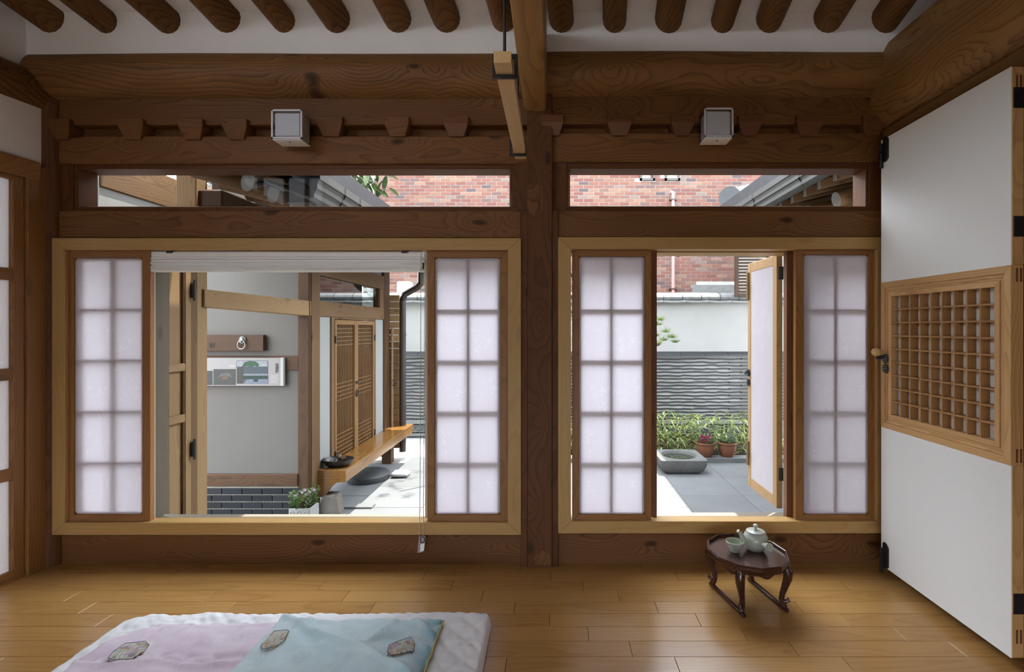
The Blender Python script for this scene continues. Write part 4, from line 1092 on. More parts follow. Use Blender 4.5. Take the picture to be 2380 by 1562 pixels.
# ================================================================== LATTICE WINDOW OF THE WING
WG = empty('lattice_window', (wx, 5.28, -.13), 'pair of glazed lattice shutters in the left house wing', 'window')
f0, f1, z0, z1 = 4.69, 5.86, -.13, 1.30
BX('jamb', E('z'), WG, wx - .07, wx + .004, f0, f0 + .065, z0, z1, .003); BX('jamb', E('z'), WG, wx - .07, wx + .004, f1 - .055, f1, z0, z1, .003)
BX('head', E('y'), WG, wx - .07, wx + .003, f0 + .065, f1 - .055, z1 - .02, z1, .002)
mid = (f0 + f1) / 2 + .0
for ya, yb in ((f0 + .068, mid - .002), (mid + .002, f1 - .058)):
    lf = empty('shutter', (wx, (ya + yb) / 2, z0)); lf.parent = WG; lf.location = Vector((wx, (ya + yb) / 2, z0)) - WL[WG.name]; WL[lf.name] = Vector((wx, (ya + yb) / 2, z0))
    u0, u1 = z0 + .015, z1 - .025
    LM = wood('shutter', 'z')
    BX('stile', LM, lf, wx - .03, wx + .008, ya, ya + .042, u0, u1, .002); BX('stile', LM, lf, wx - .03, wx + .008, yb - .042, yb, u0, u1, .002)
    BX('rail', wood('shutter', 'y'), lf, wx - .029, wx + .007, ya + .042, yb - .042, u0, u0 + .06, .002); BX('rail', wood('shutter', 'y'), lf, wx - .029, wx + .007, ya + .042, yb - .042, u1 - .045, u1, .002)
    A0, A1, U0, U1 = ya + .042, yb - .042, u0 + .06, u1 - .045
    nb = 11
    for k in range(1, nb):
        y = A0 + (A1 - A0) * k / nb
        BX('lattice_bar', LM, lf, wx - .028, wx - .012, y - .0035, y + .0035, U0, U1)
    st = (A1 - A0) / nb
    for base, cnt in ((U0, 7), ((U0 + U1) / 2 - 3 * st, 6), (U1 - 6 * st, 6)):
        for k in range(1, cnt):
            z = base + k * st
            BX('lattice_bar', wood('shutter', 'y'), lf, wx - .0275, wx - .0125, A0, A1, z - .0035, z + .0035)
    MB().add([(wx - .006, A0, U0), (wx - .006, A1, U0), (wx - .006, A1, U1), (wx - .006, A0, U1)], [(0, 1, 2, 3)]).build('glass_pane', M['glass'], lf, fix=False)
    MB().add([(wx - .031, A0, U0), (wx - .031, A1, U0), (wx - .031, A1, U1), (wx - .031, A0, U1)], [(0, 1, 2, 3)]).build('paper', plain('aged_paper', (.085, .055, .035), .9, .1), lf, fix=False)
for z in (1.09, .02):
    for y in (f0 + .066, f1 - .056):
        BX('hinge', M['black_metal'], WG, wx + .004, wx + .020, y - .010, y + .010, z - .035, z + .035, .004)
for y in (mid - .02, mid + .02):
    MB().lathe([(0, -.014), (.012, -.008), (.012, .008), (0, .014)], (wx + .012, y, .64), 10).build('door_stud', M['black_metal'], WG, smooth=True)
MB().tube([(wx + .016, mid + .028 * math.cos(a), .53 + .034 * math.sin(a)) for a in [k * math.pi / 8 for k in range(16)]], .006, 6, closed=True).build('pull_ring', M['black_metal'], WG)

# ================================================================== THINGS BY THE WING
BN = empty('wooden_bench', (-1.90, 5.45, GZ), 'varnished wooden bench along the left house wing', 'bench')
bx0, bx1, by0, by1, bt = -2.024, -1.780, 4.40, 6.52, -.024
BX('front_rail', wood('bench', 'y'), BN, bx1 - .055, bx1, by0, by1, bt - .105, bt, .003)
BX('front_rail', wood('bench', 'y'), BN, bx1 - .075, bx1 - .0555, by0 + .03, by1, bt - .075, bt - .012, .002)
npl = 11
for k in range(npl):
    y0 = by0 + .032 + (by1 - by0 - .035) * k / npl
    BX('seat_plank', wood('bench', 'x'), BN, bx0, bx1 - .0555, y0 + .0008, y0 + (by1 - by0 - .035) / npl - .0008, bt - .03, bt - .0004, .0012)
MB().prism([(bx0, bt), (bx1 - .055, bt), (bx1 - .055, bt - .105), (bx1 - .085, bt - .110), (bx1 - .13, bt - .150), (bx1 - .165, bt - .205), (bx1 - .19, bt - .232), (bx0, bt - .232)], 'y', by0 + .001, by0 + .031).build('end_bracket', wood('bench', 'x'), BN, bevel=.002)
BX('bench_leg', wood('extdark', 'z'), BN, bx0 + .01, bx0 + .12, by1 - .5, by1 - .38, GZ, bt - .03, .004)

def rock(name, label, cat, c, rx, ry, rz, mat, flat=.0, seed=1.0, rough=.12, taper=0.0):
    mb = MB(); n, m_ = 26, 14; v = []
    for j in range(m_ + 1):
        t = -math.pi / 2 + math.pi * j / m_
        for i in range(n):
            a = 2 * math.pi * i / n
            q = Vector((math.cos(t) * math.cos(a), math.cos(t) * math.sin(a), math.sin(t)))
            s = 1 + rough * mnoise.noise(q * 2.0 + Vector((seed, 0, 0))) + rough * .4 * mnoise.noise(q * 5 + Vector((seed, 3, 0)))
            e = .42
            p = Vector([math.copysign(abs(k) ** e, k) for k in q]) * s
            tp_ = 1 - taper * (p.z + 1) / 2
            v.append((c[0] + p.x * rx * tp_ * .85, c[1] + p.y * ry * tp_ * .85, c[2] + p.z * rz * .95))
    f = [(j * n + i, j * n + (i + 1) % n, (j + 1) * n + (i + 1) % n, (j + 1) * n + i) for j in range(m_) for i in range(n)]
    mb.add(v, f)
    o = mb.build(name, mat, None, smooth=True)
    return props(o, label, cat)
rock('foundation_stone', 'rough granite stone under the near end of the bench', 'stone', (-1.915, 4.44, GZ + .068), .110, .10, .105, M['granite_warm'], seed=2.4, taper=.28, rough=.22)
ss = MB().lathe([(0, 0), (.215, 0), (.222, .02), (.222, .058), (.205, .072), (0, .072)], (-1.955, 5.42, GZ), 30, 1.0, 1.05).build('stepping_stone', M['dark_stone'], None, smooth=True)
props(ss, 'round dark stepping stone under the wooden bench', 'stone')
mb = MB()
for k in range(3):
    yy = 5.46 + k * .045
    pts = [(-1.725, yy, GZ + .022), (-1.70, yy - .01, GZ + .038), (-1.65, yy - .004, GZ + .036), (-1.58, yy, GZ + .034), (-1.545, yy + .004, GZ + .026)]
    mb.tube(pts, [.014, .026, .027, .026, .014], 12, True)
tw = mb.build('folded_cloth', M['towel'], None, smooth=True)
props(tw, 'small white folded bundle on the sunlit paving', 'cloth')

# black bowl with tools
BK = empty('black_bowl', (-1.906, 4.53, bt), 'black boat shaped bowl on the near end of the bench', 'bowl')
prof = [(0, .004), (.085, .004), (.105, .012), (.128, .040), (.140, .066), (.134, .067), (.122, .042), (.098, .018), (0, .014)]
MB().lathe(prof, (-1.902, 4.535, bt), 30, .98, .78).build('bowl_shell', plain('black_lacquer', (.012, .011, .011), .25, .5, .3, 30, .6, 70), BK, smooth=True)
TL = []
def loose(name, label, cat, mb, mat, smooth=False):
    return props(mb.build(name, mat, None, smooth=smooth), label, cat)
hb = bt + .035
mb = MB().tube([(-1.945, 4.585, hb + .005), (-1.875, 4.53, hb + .050)], .017, 10); loose('wood_offcut', 'short grey wooden offcut lying in the black bowl', 'wood', mb, wood('grey', 'x'))
mb = MB().tube([(-1.872, 4.52, hb + .030), (-1.838, 4.545, hb + .036)], .024, 14); loose('wooden_disc', 'round brown wooden end piece in the black bowl', 'wood', mb, wood('extdark', 'x'))
mb = MB().tube([(-1.955, 4.49, hb), (-1.93, 4.50, hb + .018)], [.022, .016], 14); loose('metal_cup', 'small silver metal cup in the black bowl', 'cup', mb, M['silver'], True)
mb = MB().tube([(-1.915, 4.475, hb), (-1.893, 4.49, hb + .034)], .006, 8); loose('white_stick', 'short white stick leaning in the black bowl', 'stick', mb, M['white'])
mb = MB().tube([(-1.975, 4.53, hb + .012), (-1.955, 4.50, hb + .028), (-1.925, 4.51, hb + .036), (-1.91, 4.54, hb + .02)], .004, 8); loose('wire_loop', 'bent dark wire loop in the black bowl', 'wire', mb, M['silver'])

# square planter with flowers
def leaf_mb(n, centre, spread, h, size, seed, thin=.35):
    rng = random.Random(seed); mb = MB()
    for _ in range(n):
        a = rng.uniform(0, 2 * math.pi); r = spread * math.sqrt(rng.random())
        c = Vector((centre[0] + r * math.cos(a), centre[1] + r * math.sin(a), centre[2] + h * rng.random()))
        d_ = Vector((math.cos(a) + rng.uniform(-.7, .7), math.sin(a) + rng.uniform(-.7, .7), rng.uniform(-.3, .9))).normalized()
        s_ = d_.cross(Vector((rng.uniform(-1, 1), rng.uniform(-1, 1), 1))).normalized()
        L = size * rng.uniform(.6, 1.2); w = L * thin
        up = d_.cross(s_) * L * .12
        mb.add([c, c + d_ * L * .5 + s_ * w * .5 + up, c + d_ * L, c + d_ * L * .5 - s_ * w * .5 + up], [(0, 1, 2, 3)])
    return mb
SP = empty('square_planter', (-1.955, 4.03, GZ), 'white square planter with pale pink flowers by the porch', 'planter')
sz = -.195
mb = MB().box(-2.04, -1.875, 3.95, 4.11, GZ, sz); mb.build('pot', M['white'], SP, bevel=.006)
for k in range(3):
    xx = -2.012 + k * .054
    for q in (0, 1):
        MB().tube([(xx + (.022 - q * .008) * math.cos(a), 3.9485, sz - .075 + (.055 - q * .02) * math.sin(a)) for a in [j * math.pi / 8 for j in range(16)]], .002, 6, closed=True).build('relief_ring', M['white'], SP)
BX('soil', M['soil'], SP, -2.032, -1.883, 3.958, 4.102, sz - .01, sz + .002)
props(leaf_mb(420, (-1.955, 4.03, sz), .095, .11, .034, 3, .5).build('foliage', M['herb'], SP, fix=False), kind='stuff')
MB().tube([(-1.90, 4.05, sz), (-1.885, 4.06, sz + .09), (-1.88, 4.06, sz + .15)], .003, 6).build('stem', M['herb'], SP)
props(leaf_mb(16, (-1.882, 4.06, sz + .09), .018, .07, .03, 5, .8).build('sprig_leaves', M['herb'], SP, fix=False), kind='stuff')
for k in range(6):
    c = (-1.99 + .022 * k + .006 * (k % 2), 3.98 + .02 * (k % 3), sz + .10 + .012 * (k % 3))
    mb = MB()
    for j in range(5):
        a = j * 2 * math.pi / 5; p = Vector((math.cos(a), -.3, math.sin(a)))
        q = Vector((-math.sin(a), 0, math.cos(a)))
        C = Vector(c); mb.add([C, C + p * .009 + q * .006, C + p * .016, C + p * .009 - q * .006], [(0, 1, 2, 3)])
    mb.build('blossom', M['flower_pale'], SP, fix=False)

# plaque with lion-head ring
PQ2 = empty('wood_plaque', (X(545, 4.25), 4.25, Z(815, 4.25)), 'brown wooden plaque with a silver ring knocker on the porch wall', 'plaque')
d = 4.245
BX('board', wood('extdark', 'x'), PQ2, X(440, d), X(615, d), d - .02, 4.268, Z(815.5, d), Z(778.5, d), .002)
mb = MB()
kc = Vector((X(568, d), d - .022, Z(790, d)))
rng = random.Random(4)
for k in range(16):
    a = k * math.pi * 2 / 16; mb.lathe([(0, -.008), (.008, -.003), (.008, .003), (0, .008)], (kc.x + .024 * math.cos(a), kc.y + rng.uniform(-.004, .004), kc.z + .026 * math.sin(a)), 8)
mb.lathe([(0, -.026), (.016, -.018), (.022, 0), (.016, .018), (0, .026)], (kc.x, kc.y, kc.z), 12)
mb.lathe([(0, -.008), (.008, -.004), (.009, .004), (0, .008)], (kc.x, kc.y - .024, kc.z - .010), 10)
mb.build('lion_head_boss', M['silver'], PQ2, smooth=True)
MB().tube([(kc.x - .002 + .032 * math.cos(a), kc.y - .016, kc.z - .040 + .034 * math.sin(a)) for a in [k * math.pi / 10 for k in range(20)]], .0042, 8, closed=True).build('ring', M['silver'], PQ2, smooth=True)
def text(body, size, loc, mat, parent, name='lettering', rot=(math.pi / 2, 0, 0)):
    cu = bpy.data.curves.new(name, 'FONT'); cu.body = body; cu.size = size; cu.align_x = 'CENTER'; cu.align_y = 'CENTER'; cu.extrude = .0005
    cu.materials.append(mat)
    tmp = bpy.data.objects.new(name, cu); COL.objects.link(tmp); bpy.context.view_layer.update()
    me = bpy.data.meshes.new_from_object(tmp.evaluated_get(bpy.context.evaluated_depsgraph_get()))
    bpy.data.objects.remove(tmp)
    o = bpy.data.objects.new(name, me); COL.objects.link(o); place(o, loc, parent); o.rotation_euler = rot
    return o
text('軒', .055, (X(497, d), d - .0215, Z(804, d)), M['ink'], PQ2)

# poster board with printed photographs
d = 4.235
PB = empty('poster_board', (X(560, d), d, Z(895, d)), 'white poster board with printed courtyard photographs on the porch wall', 'poster')
BX('board', M['print_paper'], PB, X(420, d), X(656, d), d, 4.262, Z(897, d), Z(832, d), .001)
BX('board_edge', M['white'], PB, X(652, d), X(659, d), d - .002, 4.262, Z(897, d), Z(831.5, d), .001)
def prt(name, poly, mat, o=.0012):
    MB().prism([(X(a, d), Z(b, d)) for a, b in poly], 'y', d - o, d).build(name, mat, PB)
def rect(a, b, c_, e): return [(a, e), (b, e), (b, c_), (a, c_)]
inkc = lambda n, c_: plain('print_' + n, tuple(k * .42 for k in c_), .6, .2, .25, 60)
prt('printed_photo', rect(550, 623, 838, 892), inkc('wall', (.10, .125, .15)))
prt('printed_sky', rect(551, 622, 839, 852), inkc('sky', (.42, .43, .47)), .0016)
prt('printed_ground', [(566, 891.5), (574, 882), (622.5, 881), (622.5, 891.5)], inkc('floor', (.25, .28, .36)), .0016)
prt('printed_hedge', rect(551, 622.5, 873, 881), inkc('hedge', (.04, .075, .065)), .0016)
prt('printed_band', rect(566, 622.5, 869, 873), inkc('band', (.32, .33, .37)), .0016)
prt('printed_trunk', [(551, 891), (551, 856), (566, 852), (565, 891)], inkc('trunk', (.085, .085, .07)), .0017)
prt('printed_crown', [(562, 853), (568, 842), (580, 839), (594, 840), (603, 846), (600, 853), (592, 850), (584, 854), (576, 851)], inkc('crown', (.06, .13, .075)), .002)
prt('printed_basin', [(595 + 6 * math.cos(a), 884.5 + 3.4 * math.sin(a)) for a in [-k * math.pi / 8 for k in range(16)]], inkc('basin', (.055, .065, .08)), .002)
prt('printed_photo', rect(496, 548, 858, 895), inkc('photo2', (.095, .095, .09)))
prt('printed_roof', [(505, 880), (514, 868), (534, 867), (540, 878), (528, 873), (516, 874)], inkc('roof2', (.17, .16, .155)), .0016)
prt('printed_yard', rect(516, 530, 874, 882), inkc('yard2', (.20, .13, .085)), .0018)
prt('printed_photo', rect(440, 494, 862, 895), inkc('photo3', (.085, .083, .078)))
for i, ch in enumerate(('閒', '儂', '軒')):
    text(ch, .030, (X(644, d), d - .0006, Z(849 + i * 7.6, d)), M['ink'], PB)
for k in range(9): BX('text_line', plain('grey_ink', (.30, .28, .28), .7, .1) if k == 0 else bpy.data.materials['grey_ink'], PB, X(629, d), X(648 - (k * 7 % 5), d), d - .0005, d, Z(873 + k * 2.1, d), Z(872.2 + k * 2.1, d))
for k in range(3): BX('text_line', bpy.data.materials['grey_ink'], PB, X(532, d), X(546, d), d - .0005, d, Z(849 + k * 2.2, d), Z(848 + k * 2.2, d))

# downpipe
DP = empty('downpipe', (-1.88, 6.40, GZ), 'brown metal downpipe at the far corner of the left wing', 'pipe')
MB().tube([(-1.885, 6.42, GZ + .05), (-1.885, 6.42, .6), (-1.885, 6.42, 1.56)], .042, 14).build('lower_pipe', M['brown_metal'], DP, smooth=True)
MB().tube([(-1.885, 6.42, 1.54), (-1.86, 6.42, 1.62), (-1.70, 6.42, 1.71), (-1.655, 6.42, 1.76)], .042, 14).build('offset_pipe', M['brown_metal'], DP, smooth=True)
MB().tube([(-1.655, 6.42, 1.74), (-1.655, 6.42, 1.90), (-1.64, 6.42, 2.03)], .042, 14).build('outlet_pipe', M['brown_metal'], DP, smooth=True)
for z in (1.1, .2): MB().tube([(-1.885, 6.42, z), (-1.885, 6.42, z + .03)], .047, 14).build('pipe_clip', M['brown_metal'], DP)

# ================================================================== RIGHT WING (only its eave shows)
RW = empty('house_wing', (2.3, 4.6, GZ), 'right house wing whose eave shows through the right transom', 'building')
BX('wall_plaster', M['plaster_ext'], RW, 2.75, 2.85, 2.90, 6.0, GZ, 2.4)
BX('eave_beam', EL('y'), RW, 2.40, 2.58, 2.80, 6.3, 2.06, 2.22, .02)
for k in range(19):
    y = 3.14 + .213 * k
    q0 = [(1.965, y - .018, 2.225), (1.965, y + .018, 2.225), (1.965, y + .018, 2.285), (1.965, y - .018, 2.285)]
    q1 = [(3.2, y - .022, 2.52), (3.2, y + .022, 2.52), (3.2, y + .022, 2.59), (3.2, y - .022, 2.59)]
    rf = MB().hexa(q0, q1).build('square_rafter', E('x'), RW)
    BX('white_rafter_end', M['white'], rf, 1.961, 1.9648, y - .018, y + .018, 2.225, 2.285)
for k in range(8):
    y = 3.06 + .42 * k
    p0, p1 = Vector((2.16, y, 2.175)), Vector((3.2, y, 2.42))
    rf = MB().tube([p0, p0.lerp(p1, .5), p1], .058, 14).build('round_rafter', EL('x'), RW, smooth=True)
    dn = (p0 - p1).normalized()
    MB().tube([p0 + dn * .0005, p0 + dn * .004], .059, 18).build('white_rafter_end', M['white'], rf)
GP2 = [(-.24, .03) if (a, b) == (-.32, .055) else (-.24, .038) if (a, b) == (-.32, .063) else (a, b) for a, b in GP]
def slab3(name, mat, y0, y1, xa, za, xb, zb, t):
    q = lambda y: [(xa, y, za), (xb, y, zb), (xb, y, zb + t), (xa, y, za + t)]
    return MB().hexa(q(y0), q(y1)).build(name, mat, RW)
slab3('soffit_boards', wood('extdark', 'y'), 2.86, 7.2, 1.92, 2.29, 3.3, 2.62, .03)
MB().prism([(1.716 - a, 2.244 + b) for a, b in GP2], 'y', 2.86, 7.25).build('gutter', M['grey_metal'], RW)
for yy in (3.6, 4.4, 5.2): MB().prism([(1.7145 - a * 1.004, 2.244 + b) for a, b in GP2], 'y', yy, yy + .015).build('gutter_strap', M['brown_metal'], RW)
for yy in (3.55, 4.3): BX('gutter_bracket', M['black_metal'], RW, 1.80, 2.03, yy, yy + .02, 2.282, 2.293)
slab3('roof_slab', M['tile'], 2.85, 7.25, 1.726, 2.36, 4.1, 3.26, .10)
for k in range(10):
    BX('end_board', EL('z'), RW, 2.26 + k * .052, 2.308 + k * .052, 3.66, 3.69, 1.7, 2.17, .002)

# ================================================================== COURTYARD WALL
CW = empty('courtyard_wall', (0, 7.7, GZ), 'white courtyard wall with layered roof tiles and a stone base', 'wall', kind='structure')
wd = 7.6; wx0, wx1 = -3.6, 3.6
Zw = lambda y: Z(y, wd)
BX('wall_plaster', M['plaster_ext'], CW, wx0, wx1, wd + .02, wd + .25, Zw(815), Zw(695))
BX('tile_bed', M['plaster_ext'], CW, wx0, wx1, wd + .004, wd + .25, Zw(977), Zw(815))
# top coping: ridge tiles and drip tiles
for k in range(25):
    x0 = -3.4 + k * .280
    mb = MB().tube([(x0, wd + .10, Zw(691)), (x0 + .276, wd + .10, Zw(691))], 1.0, 14, True, .14, .075)
    mb.build('ridge_tile', M['tile_light'], CW, smooth=True)
    MB().tube([(x0 + .272, wd + .10, Zw(691)), (x0 + .280, wd + .10, Zw(691))], 1.0, 14, True, .143, .078).build('ridge_tile_lip', M['tile'], CW)
for k in range(21):
    x0 = -3.4 + k * .335; sag = .008
    mb = MB(); n = 6
    for i in range(n + 1):
        u = i / n; xx = x0 + .330 * u; zz = Zw(701) - sag * math.sin(u * math.pi)
        mb.V += [(xx, wd - .075, zz - .012), (xx, wd - .075, zz + .012), (xx, wd + .1, zz + .035), (xx, wd + .1, zz + .005)]
    for i in range(n):
        for a in range(4): mb.F.append((i * 4 + a, i * 4 + (a + 1) % 4, (i + 1) * 4 + (a + 1) % 4, (i + 1) * 4 + a))
    mb.F += [(3, 2, 1, 0), (n * 4, n * 4 + 1, n * 4 + 2, n * 4 + 3)]; mb.M = [0] * len(mb.F)
    mb.build('drip_tile', M['tile_light'], CW)
# sloping tile course under the plaster
for k in range(20):
    x0 = -3.4 + k * .352
    MB().hexa([(x0, wd - .075, Zw(826.5)), (x0 + .348, wd - .075, Zw(826.5)), (x0 + .348, wd + .03, Zw(825)), (x0, wd + .03, Zw(825))],
              [(x0, wd - .072, Zw(824.5)), (x0 + .348, wd - .072, Zw(824.5)), (x0 + .348, wd + .03, Zw(814.5)), (x0, wd + .03, Zw(814.5))]).build('sloped_tile', M['tile'], CW, bevel=.002)
# layered roof tiles bedded in white mortar
rng = random.Random(11)
tms = []
for v_i in range(4):
    mb = MB(); n = 8; L = .345
    ph = rng.uniform(0, 6); amp = rng.uniform(.002, .006)
    for i in range(n + 1):
        u = i / n; xx = -L / 2 + L * u; zz = amp * math.sin(u * math.pi * 2 + ph)
        mb.V += [(xx, -.022, zz - .0105), (xx, -.024, zz + .0095), (xx, .04, zz + .008), (xx, .04, zz - .008)]
    for i in range(n):
        for a in range(4): mb.F.append((i * 4 + a, i * 4 + (a + 1) % 4, (i + 1) * 4 + (a + 1) % 4, (i + 1) * 4 + a))
    mb.F += [(3, 2, 1, 0), (n * 4, n * 4 + 1, n * 4 + 2, n * 4 + 3)]; mb.M = [0] * len(mb.F)
    tms.append(mb.mesh('tile', M['tile'], center=False)[0])
rows = 19; cnt = 0
tail = MB()
for r in range(rows):
    zz = Zw(834) + (Zw(973) - Zw(834)) * r / (rows - 1)
    for c in range(20):
        xx = -3.3 + c * .348 + (.17 if r % 2 else 0) + rng.uniform(-.004, .004)
        zj = zz + rng.uniform(-.003, .003)
        if -2.45 < xx < 2.75:
            link('tile', tms[rng.randrange(4)], (xx, wd + .01 + rng.uniform(-.006, .006), zj), CW)
        else:
            tail.box(xx - .172, xx + .172, wd - .035, wd + .05, zj - .009, zj + .010)
props(tail.build('outer_tiles', M['tile'], CW), kind='stuff')
# concrete frame with rough stone blocks
BX('concrete_band', M['concrete'], CW, wx0, wx1, wd - .03, wd + .22, Zw(985), Zw(976), .004)
BX('concrete_back', M['concrete'], CW, wx0, wx1, wd + .03, wd + .22, GZ - .1, Zw(985))
BX('concrete_band', M['concrete'], CW, wx0, wx1, wd - .03, wd + .22, Zw(1013), Zw(1007), .004)
stones = []
for v_i in range(3):
    n = 8; mb = MB(); w_, h_ = .255, Zw(985.5) - Zw(1006.5)
    for j in range(n + 1):
        for i in range(n + 1):
            e = min(i, n - i, j, n - j)
            mb.V.append((-w_ / 2 + w_ * i / n, (-.012 if e else .02) - (.022 * rng.random() if e else 0), -h_ / 2 + h_ * j / n))
    for j in range(n):
        for i in range(n): mb.F.append((j * (n + 1) + i, j * (n + 1) + i + 1, (j + 1) * (n + 1) + i + 1, (j + 1) * (n + 1) + i))
    mb.M = [0] * len(mb.F)
    stones.append(mb.mesh('stone_block', M['rough_stone'], center=False)[0])
for k in range(24):
    x0 = -3.45 + k * .292
    link('stone_block', stones[k % 3], (x0, wd + .004, (Zw(985) + Zw(1007)) / 2), CW)
    BX('concrete_rib', M['concrete'], CW, x0 + .130, x0 + .163, wd - .022, wd + .05, Zw(1007), Zw(985), .003)

# ================================================================== NEIGHBOUR'S BRICK BUILDING
NB = empty('brick_building', (1.2, 10.2, GZ), "tall red brick building behind the courtyard wall", 'building')
bd, bl, bh = 10.0, .200, .0672
nx0, nx1 = -3.70, 6.5
BX('mortar_wall', M['mortar'], NB, nx0, nx1, bd + .009, bd + .4, GZ, 4.7)
bmesh_red, _ = MB().box(-bl/2+.005, bl/2-.005, 0, .03, -bh/2+.0052, bh/2-.0052).mesh('brick', M['brick_red'], bevel=.0, center=False)
allb = []
holes = [(X(1608, bd) + .1, X(1710, bd) - .1, Z(684, bd), Z(661, bd)), (X(1485, bd) + .1, X(1524, bd) - .1, Z(421, bd) + .03, Z(385, bd)), (X(1543, bd) + .1, X(1583, bd) - .1, Z(421, bd) + .03, Z(385, bd))]
def seen(px, py):
    return (862 < px < 1188 and 392 < py < 484) or (1322 < px < 1800 and 392 < py < 482) or (1524 < px < 1712 and 585 < py < 682) or (924 < px < 992 and 636 < py < 690)
mass = MB(); vis = []
for r in range(70):
    zz = .9 + bh * (r + .5)
    for c in range(52):
        xx = nx0 + bl * (c + .5 + .5 * (r % 2)) 
        if xx + bl / 2 > nx1: continue
        if any(a < xx + .09 and xx - .09 < b and c_ < zz + .03 and zz - .03 < e for a, b, c_, e in holes): continue
        px, py = CX + xx / bd * FOC, CY - (zz - CAMH) / bd * FOC
        if seen(px, py): vis.append((xx, zz))
        else: mass.box(xx - bl/2+.005, xx + bl/2-.005, bd, bd + .03, zz - bh/2+.0052, zz + bh/2-.0052)
vis.sort(key=lambda p: (p[1] > 2.6, random.random()))
for xx, zz in vis[:300]: link('brick', bmesh_red, (xx, bd, zz), NB)
for xx, zz in vis[300:]: mass.box(xx - bl/2+.005, xx + bl/2-.005, bd, bd + .03, zz - bh/2+.0052, zz + bh/2-.0052)
props(mass.build('brickwork', M['brick_red'], NB, fix=False), kind='stuff')
BX('corner_return', M['mortar'], NB, nx0 - .01, nx0 + .1, bd, bd + 4, GZ, 4.7)
BX('concrete_lintel', M['concrete'], NB, X(1608, bd), X(1712, bd), bd - .03, bd + .05, Z(682, bd), Z(662, bd), .008)
for px in (1487, 1545):
    v = empty('vent', (X(px + 17, bd), bd, Z(420, bd))); v.parent = NB; v.location = Vector(v.location) - WL[NB.name]; WL[v.name] = Vector((X(px + 17, bd), bd, Z(420, bd)))
    a, b, c_, e = X(px, bd), X(px + 35, bd), Z(420, bd), Z(386, bd)
    for (p, q, r_, s_) in ((a, b, c_, c_ + .04), (a, a + .04, c_, e), (b - .04, b, c_, e), (a, b, e - .04, e)): BX('vent_frame', M['brown_metal'], v, p, q, bd - .03, bd + .03, r_, s_)
    BX('vent_dark_plate', M['black_metal'], v, a + .03, b - .03, bd + .02, bd + .04, c_ + .03, e - .03)  # black plate painted as the dark inside the vent
    MB().hexa([(a + .05, bd - .05, e - .15), (b - .05, bd - .05, e - .15), (b - .05, bd + .02, e - .11), (a + .05, bd + .02, e - .11)], [(a + .05, bd - .05, e - .03), (b - .05, bd - .05, e - .03), (b - .05, bd + .02, e - .03), (a + .05, bd + .02, e - .03)]).build('vent_hood', M['white'], v)
pp = empty('pink_pipe', (X(1563, bd), bd - .06, 1.6), 'thin pink painted pipe on the brick building', 'pipe')
MB().tube([(X(1563, bd), bd - .05, 1.55), (X(1563, bd), bd - .05, 2.5), (X(1563, bd), bd - .05, Z(447, bd))], .032, 10).build('pipe_run', M['pink_pipe'], pp, smooth=True)
MB().tube([(X(1563, bd), bd - .05, Z(450, bd)), (X(1560, bd), bd - .02, Z(446, bd)), (X(1558, bd), bd + .01, Z(449, bd))], .03, 10).build('pipe_elbow', M['pink_pipe'], pp, smooth=True)
for zz in (Z(465, bd), Z(672, bd)): BX('pipe_bracket', M['brown_metal'], pp, X(1555, bd), X(1571, bd), bd - .09, bd + .01, zz - .014, zz + .014)
wp = MB().tube([(X(866, bd), bd - .09, GZ), (X(866, bd), bd - .09, 4.6)], .062, 14).build('white_downpipe', M['white'], None, smooth=True)
props(wp, 'tall white downpipe at the left end of the brick building', 'pipe')
cbx = MB()
cb = BX('concrete_cap', M['white'], None, X(926, 8.3), X(957, 8.3), 8.2, 8.4, GZ, Z(655, 8.3), .02)
props(cb, 'white masonry pier behind the courtyard wall', 'pier')

# louvred screen on the wall
LS = empty('louvre_screen', (2.95, 7.66, Zw(690)), 'dark wooden louvred screen above the courtyard wall', 'screen')
l0, l1, s0, s1 = X(1708, 7.55), X(1790, 7.55), Z(690, 7.55), Z(560, 7.55)
BX('stile', wood('louvre', 'z'), LS, l0, l0 + .045, 7.53, 7.58, s0, s1, .003); BX('stile', wood('louvre', 'z'), LS, l1 - .045, l1, 7.53, 7.58, s0, s1, .003)
BX('rail', wood('louvre', 'x'), LS, l0 + .045, l1 - .045, 7.53, 7.58, s0, s0 + .05, .003)
k = 0; z = s0 + .075
while z < s1 - .03:
    MB().hexa([(l0 + .045, 7.535, z - .016), (l1 - .045, 7.535, z - .016), (l1 - .045, 7.565, z + .004), (l0 + .045, 7.565, z + .004)], [(l0 + .045, 7.535, z), (l1 - .045, 7.535, z), (l1 - .045, 7.565, z + .020), (l0 + .045, 7.565, z + .020)]).build('slat', wood('louvre', 'x'), LS)
    z += .047

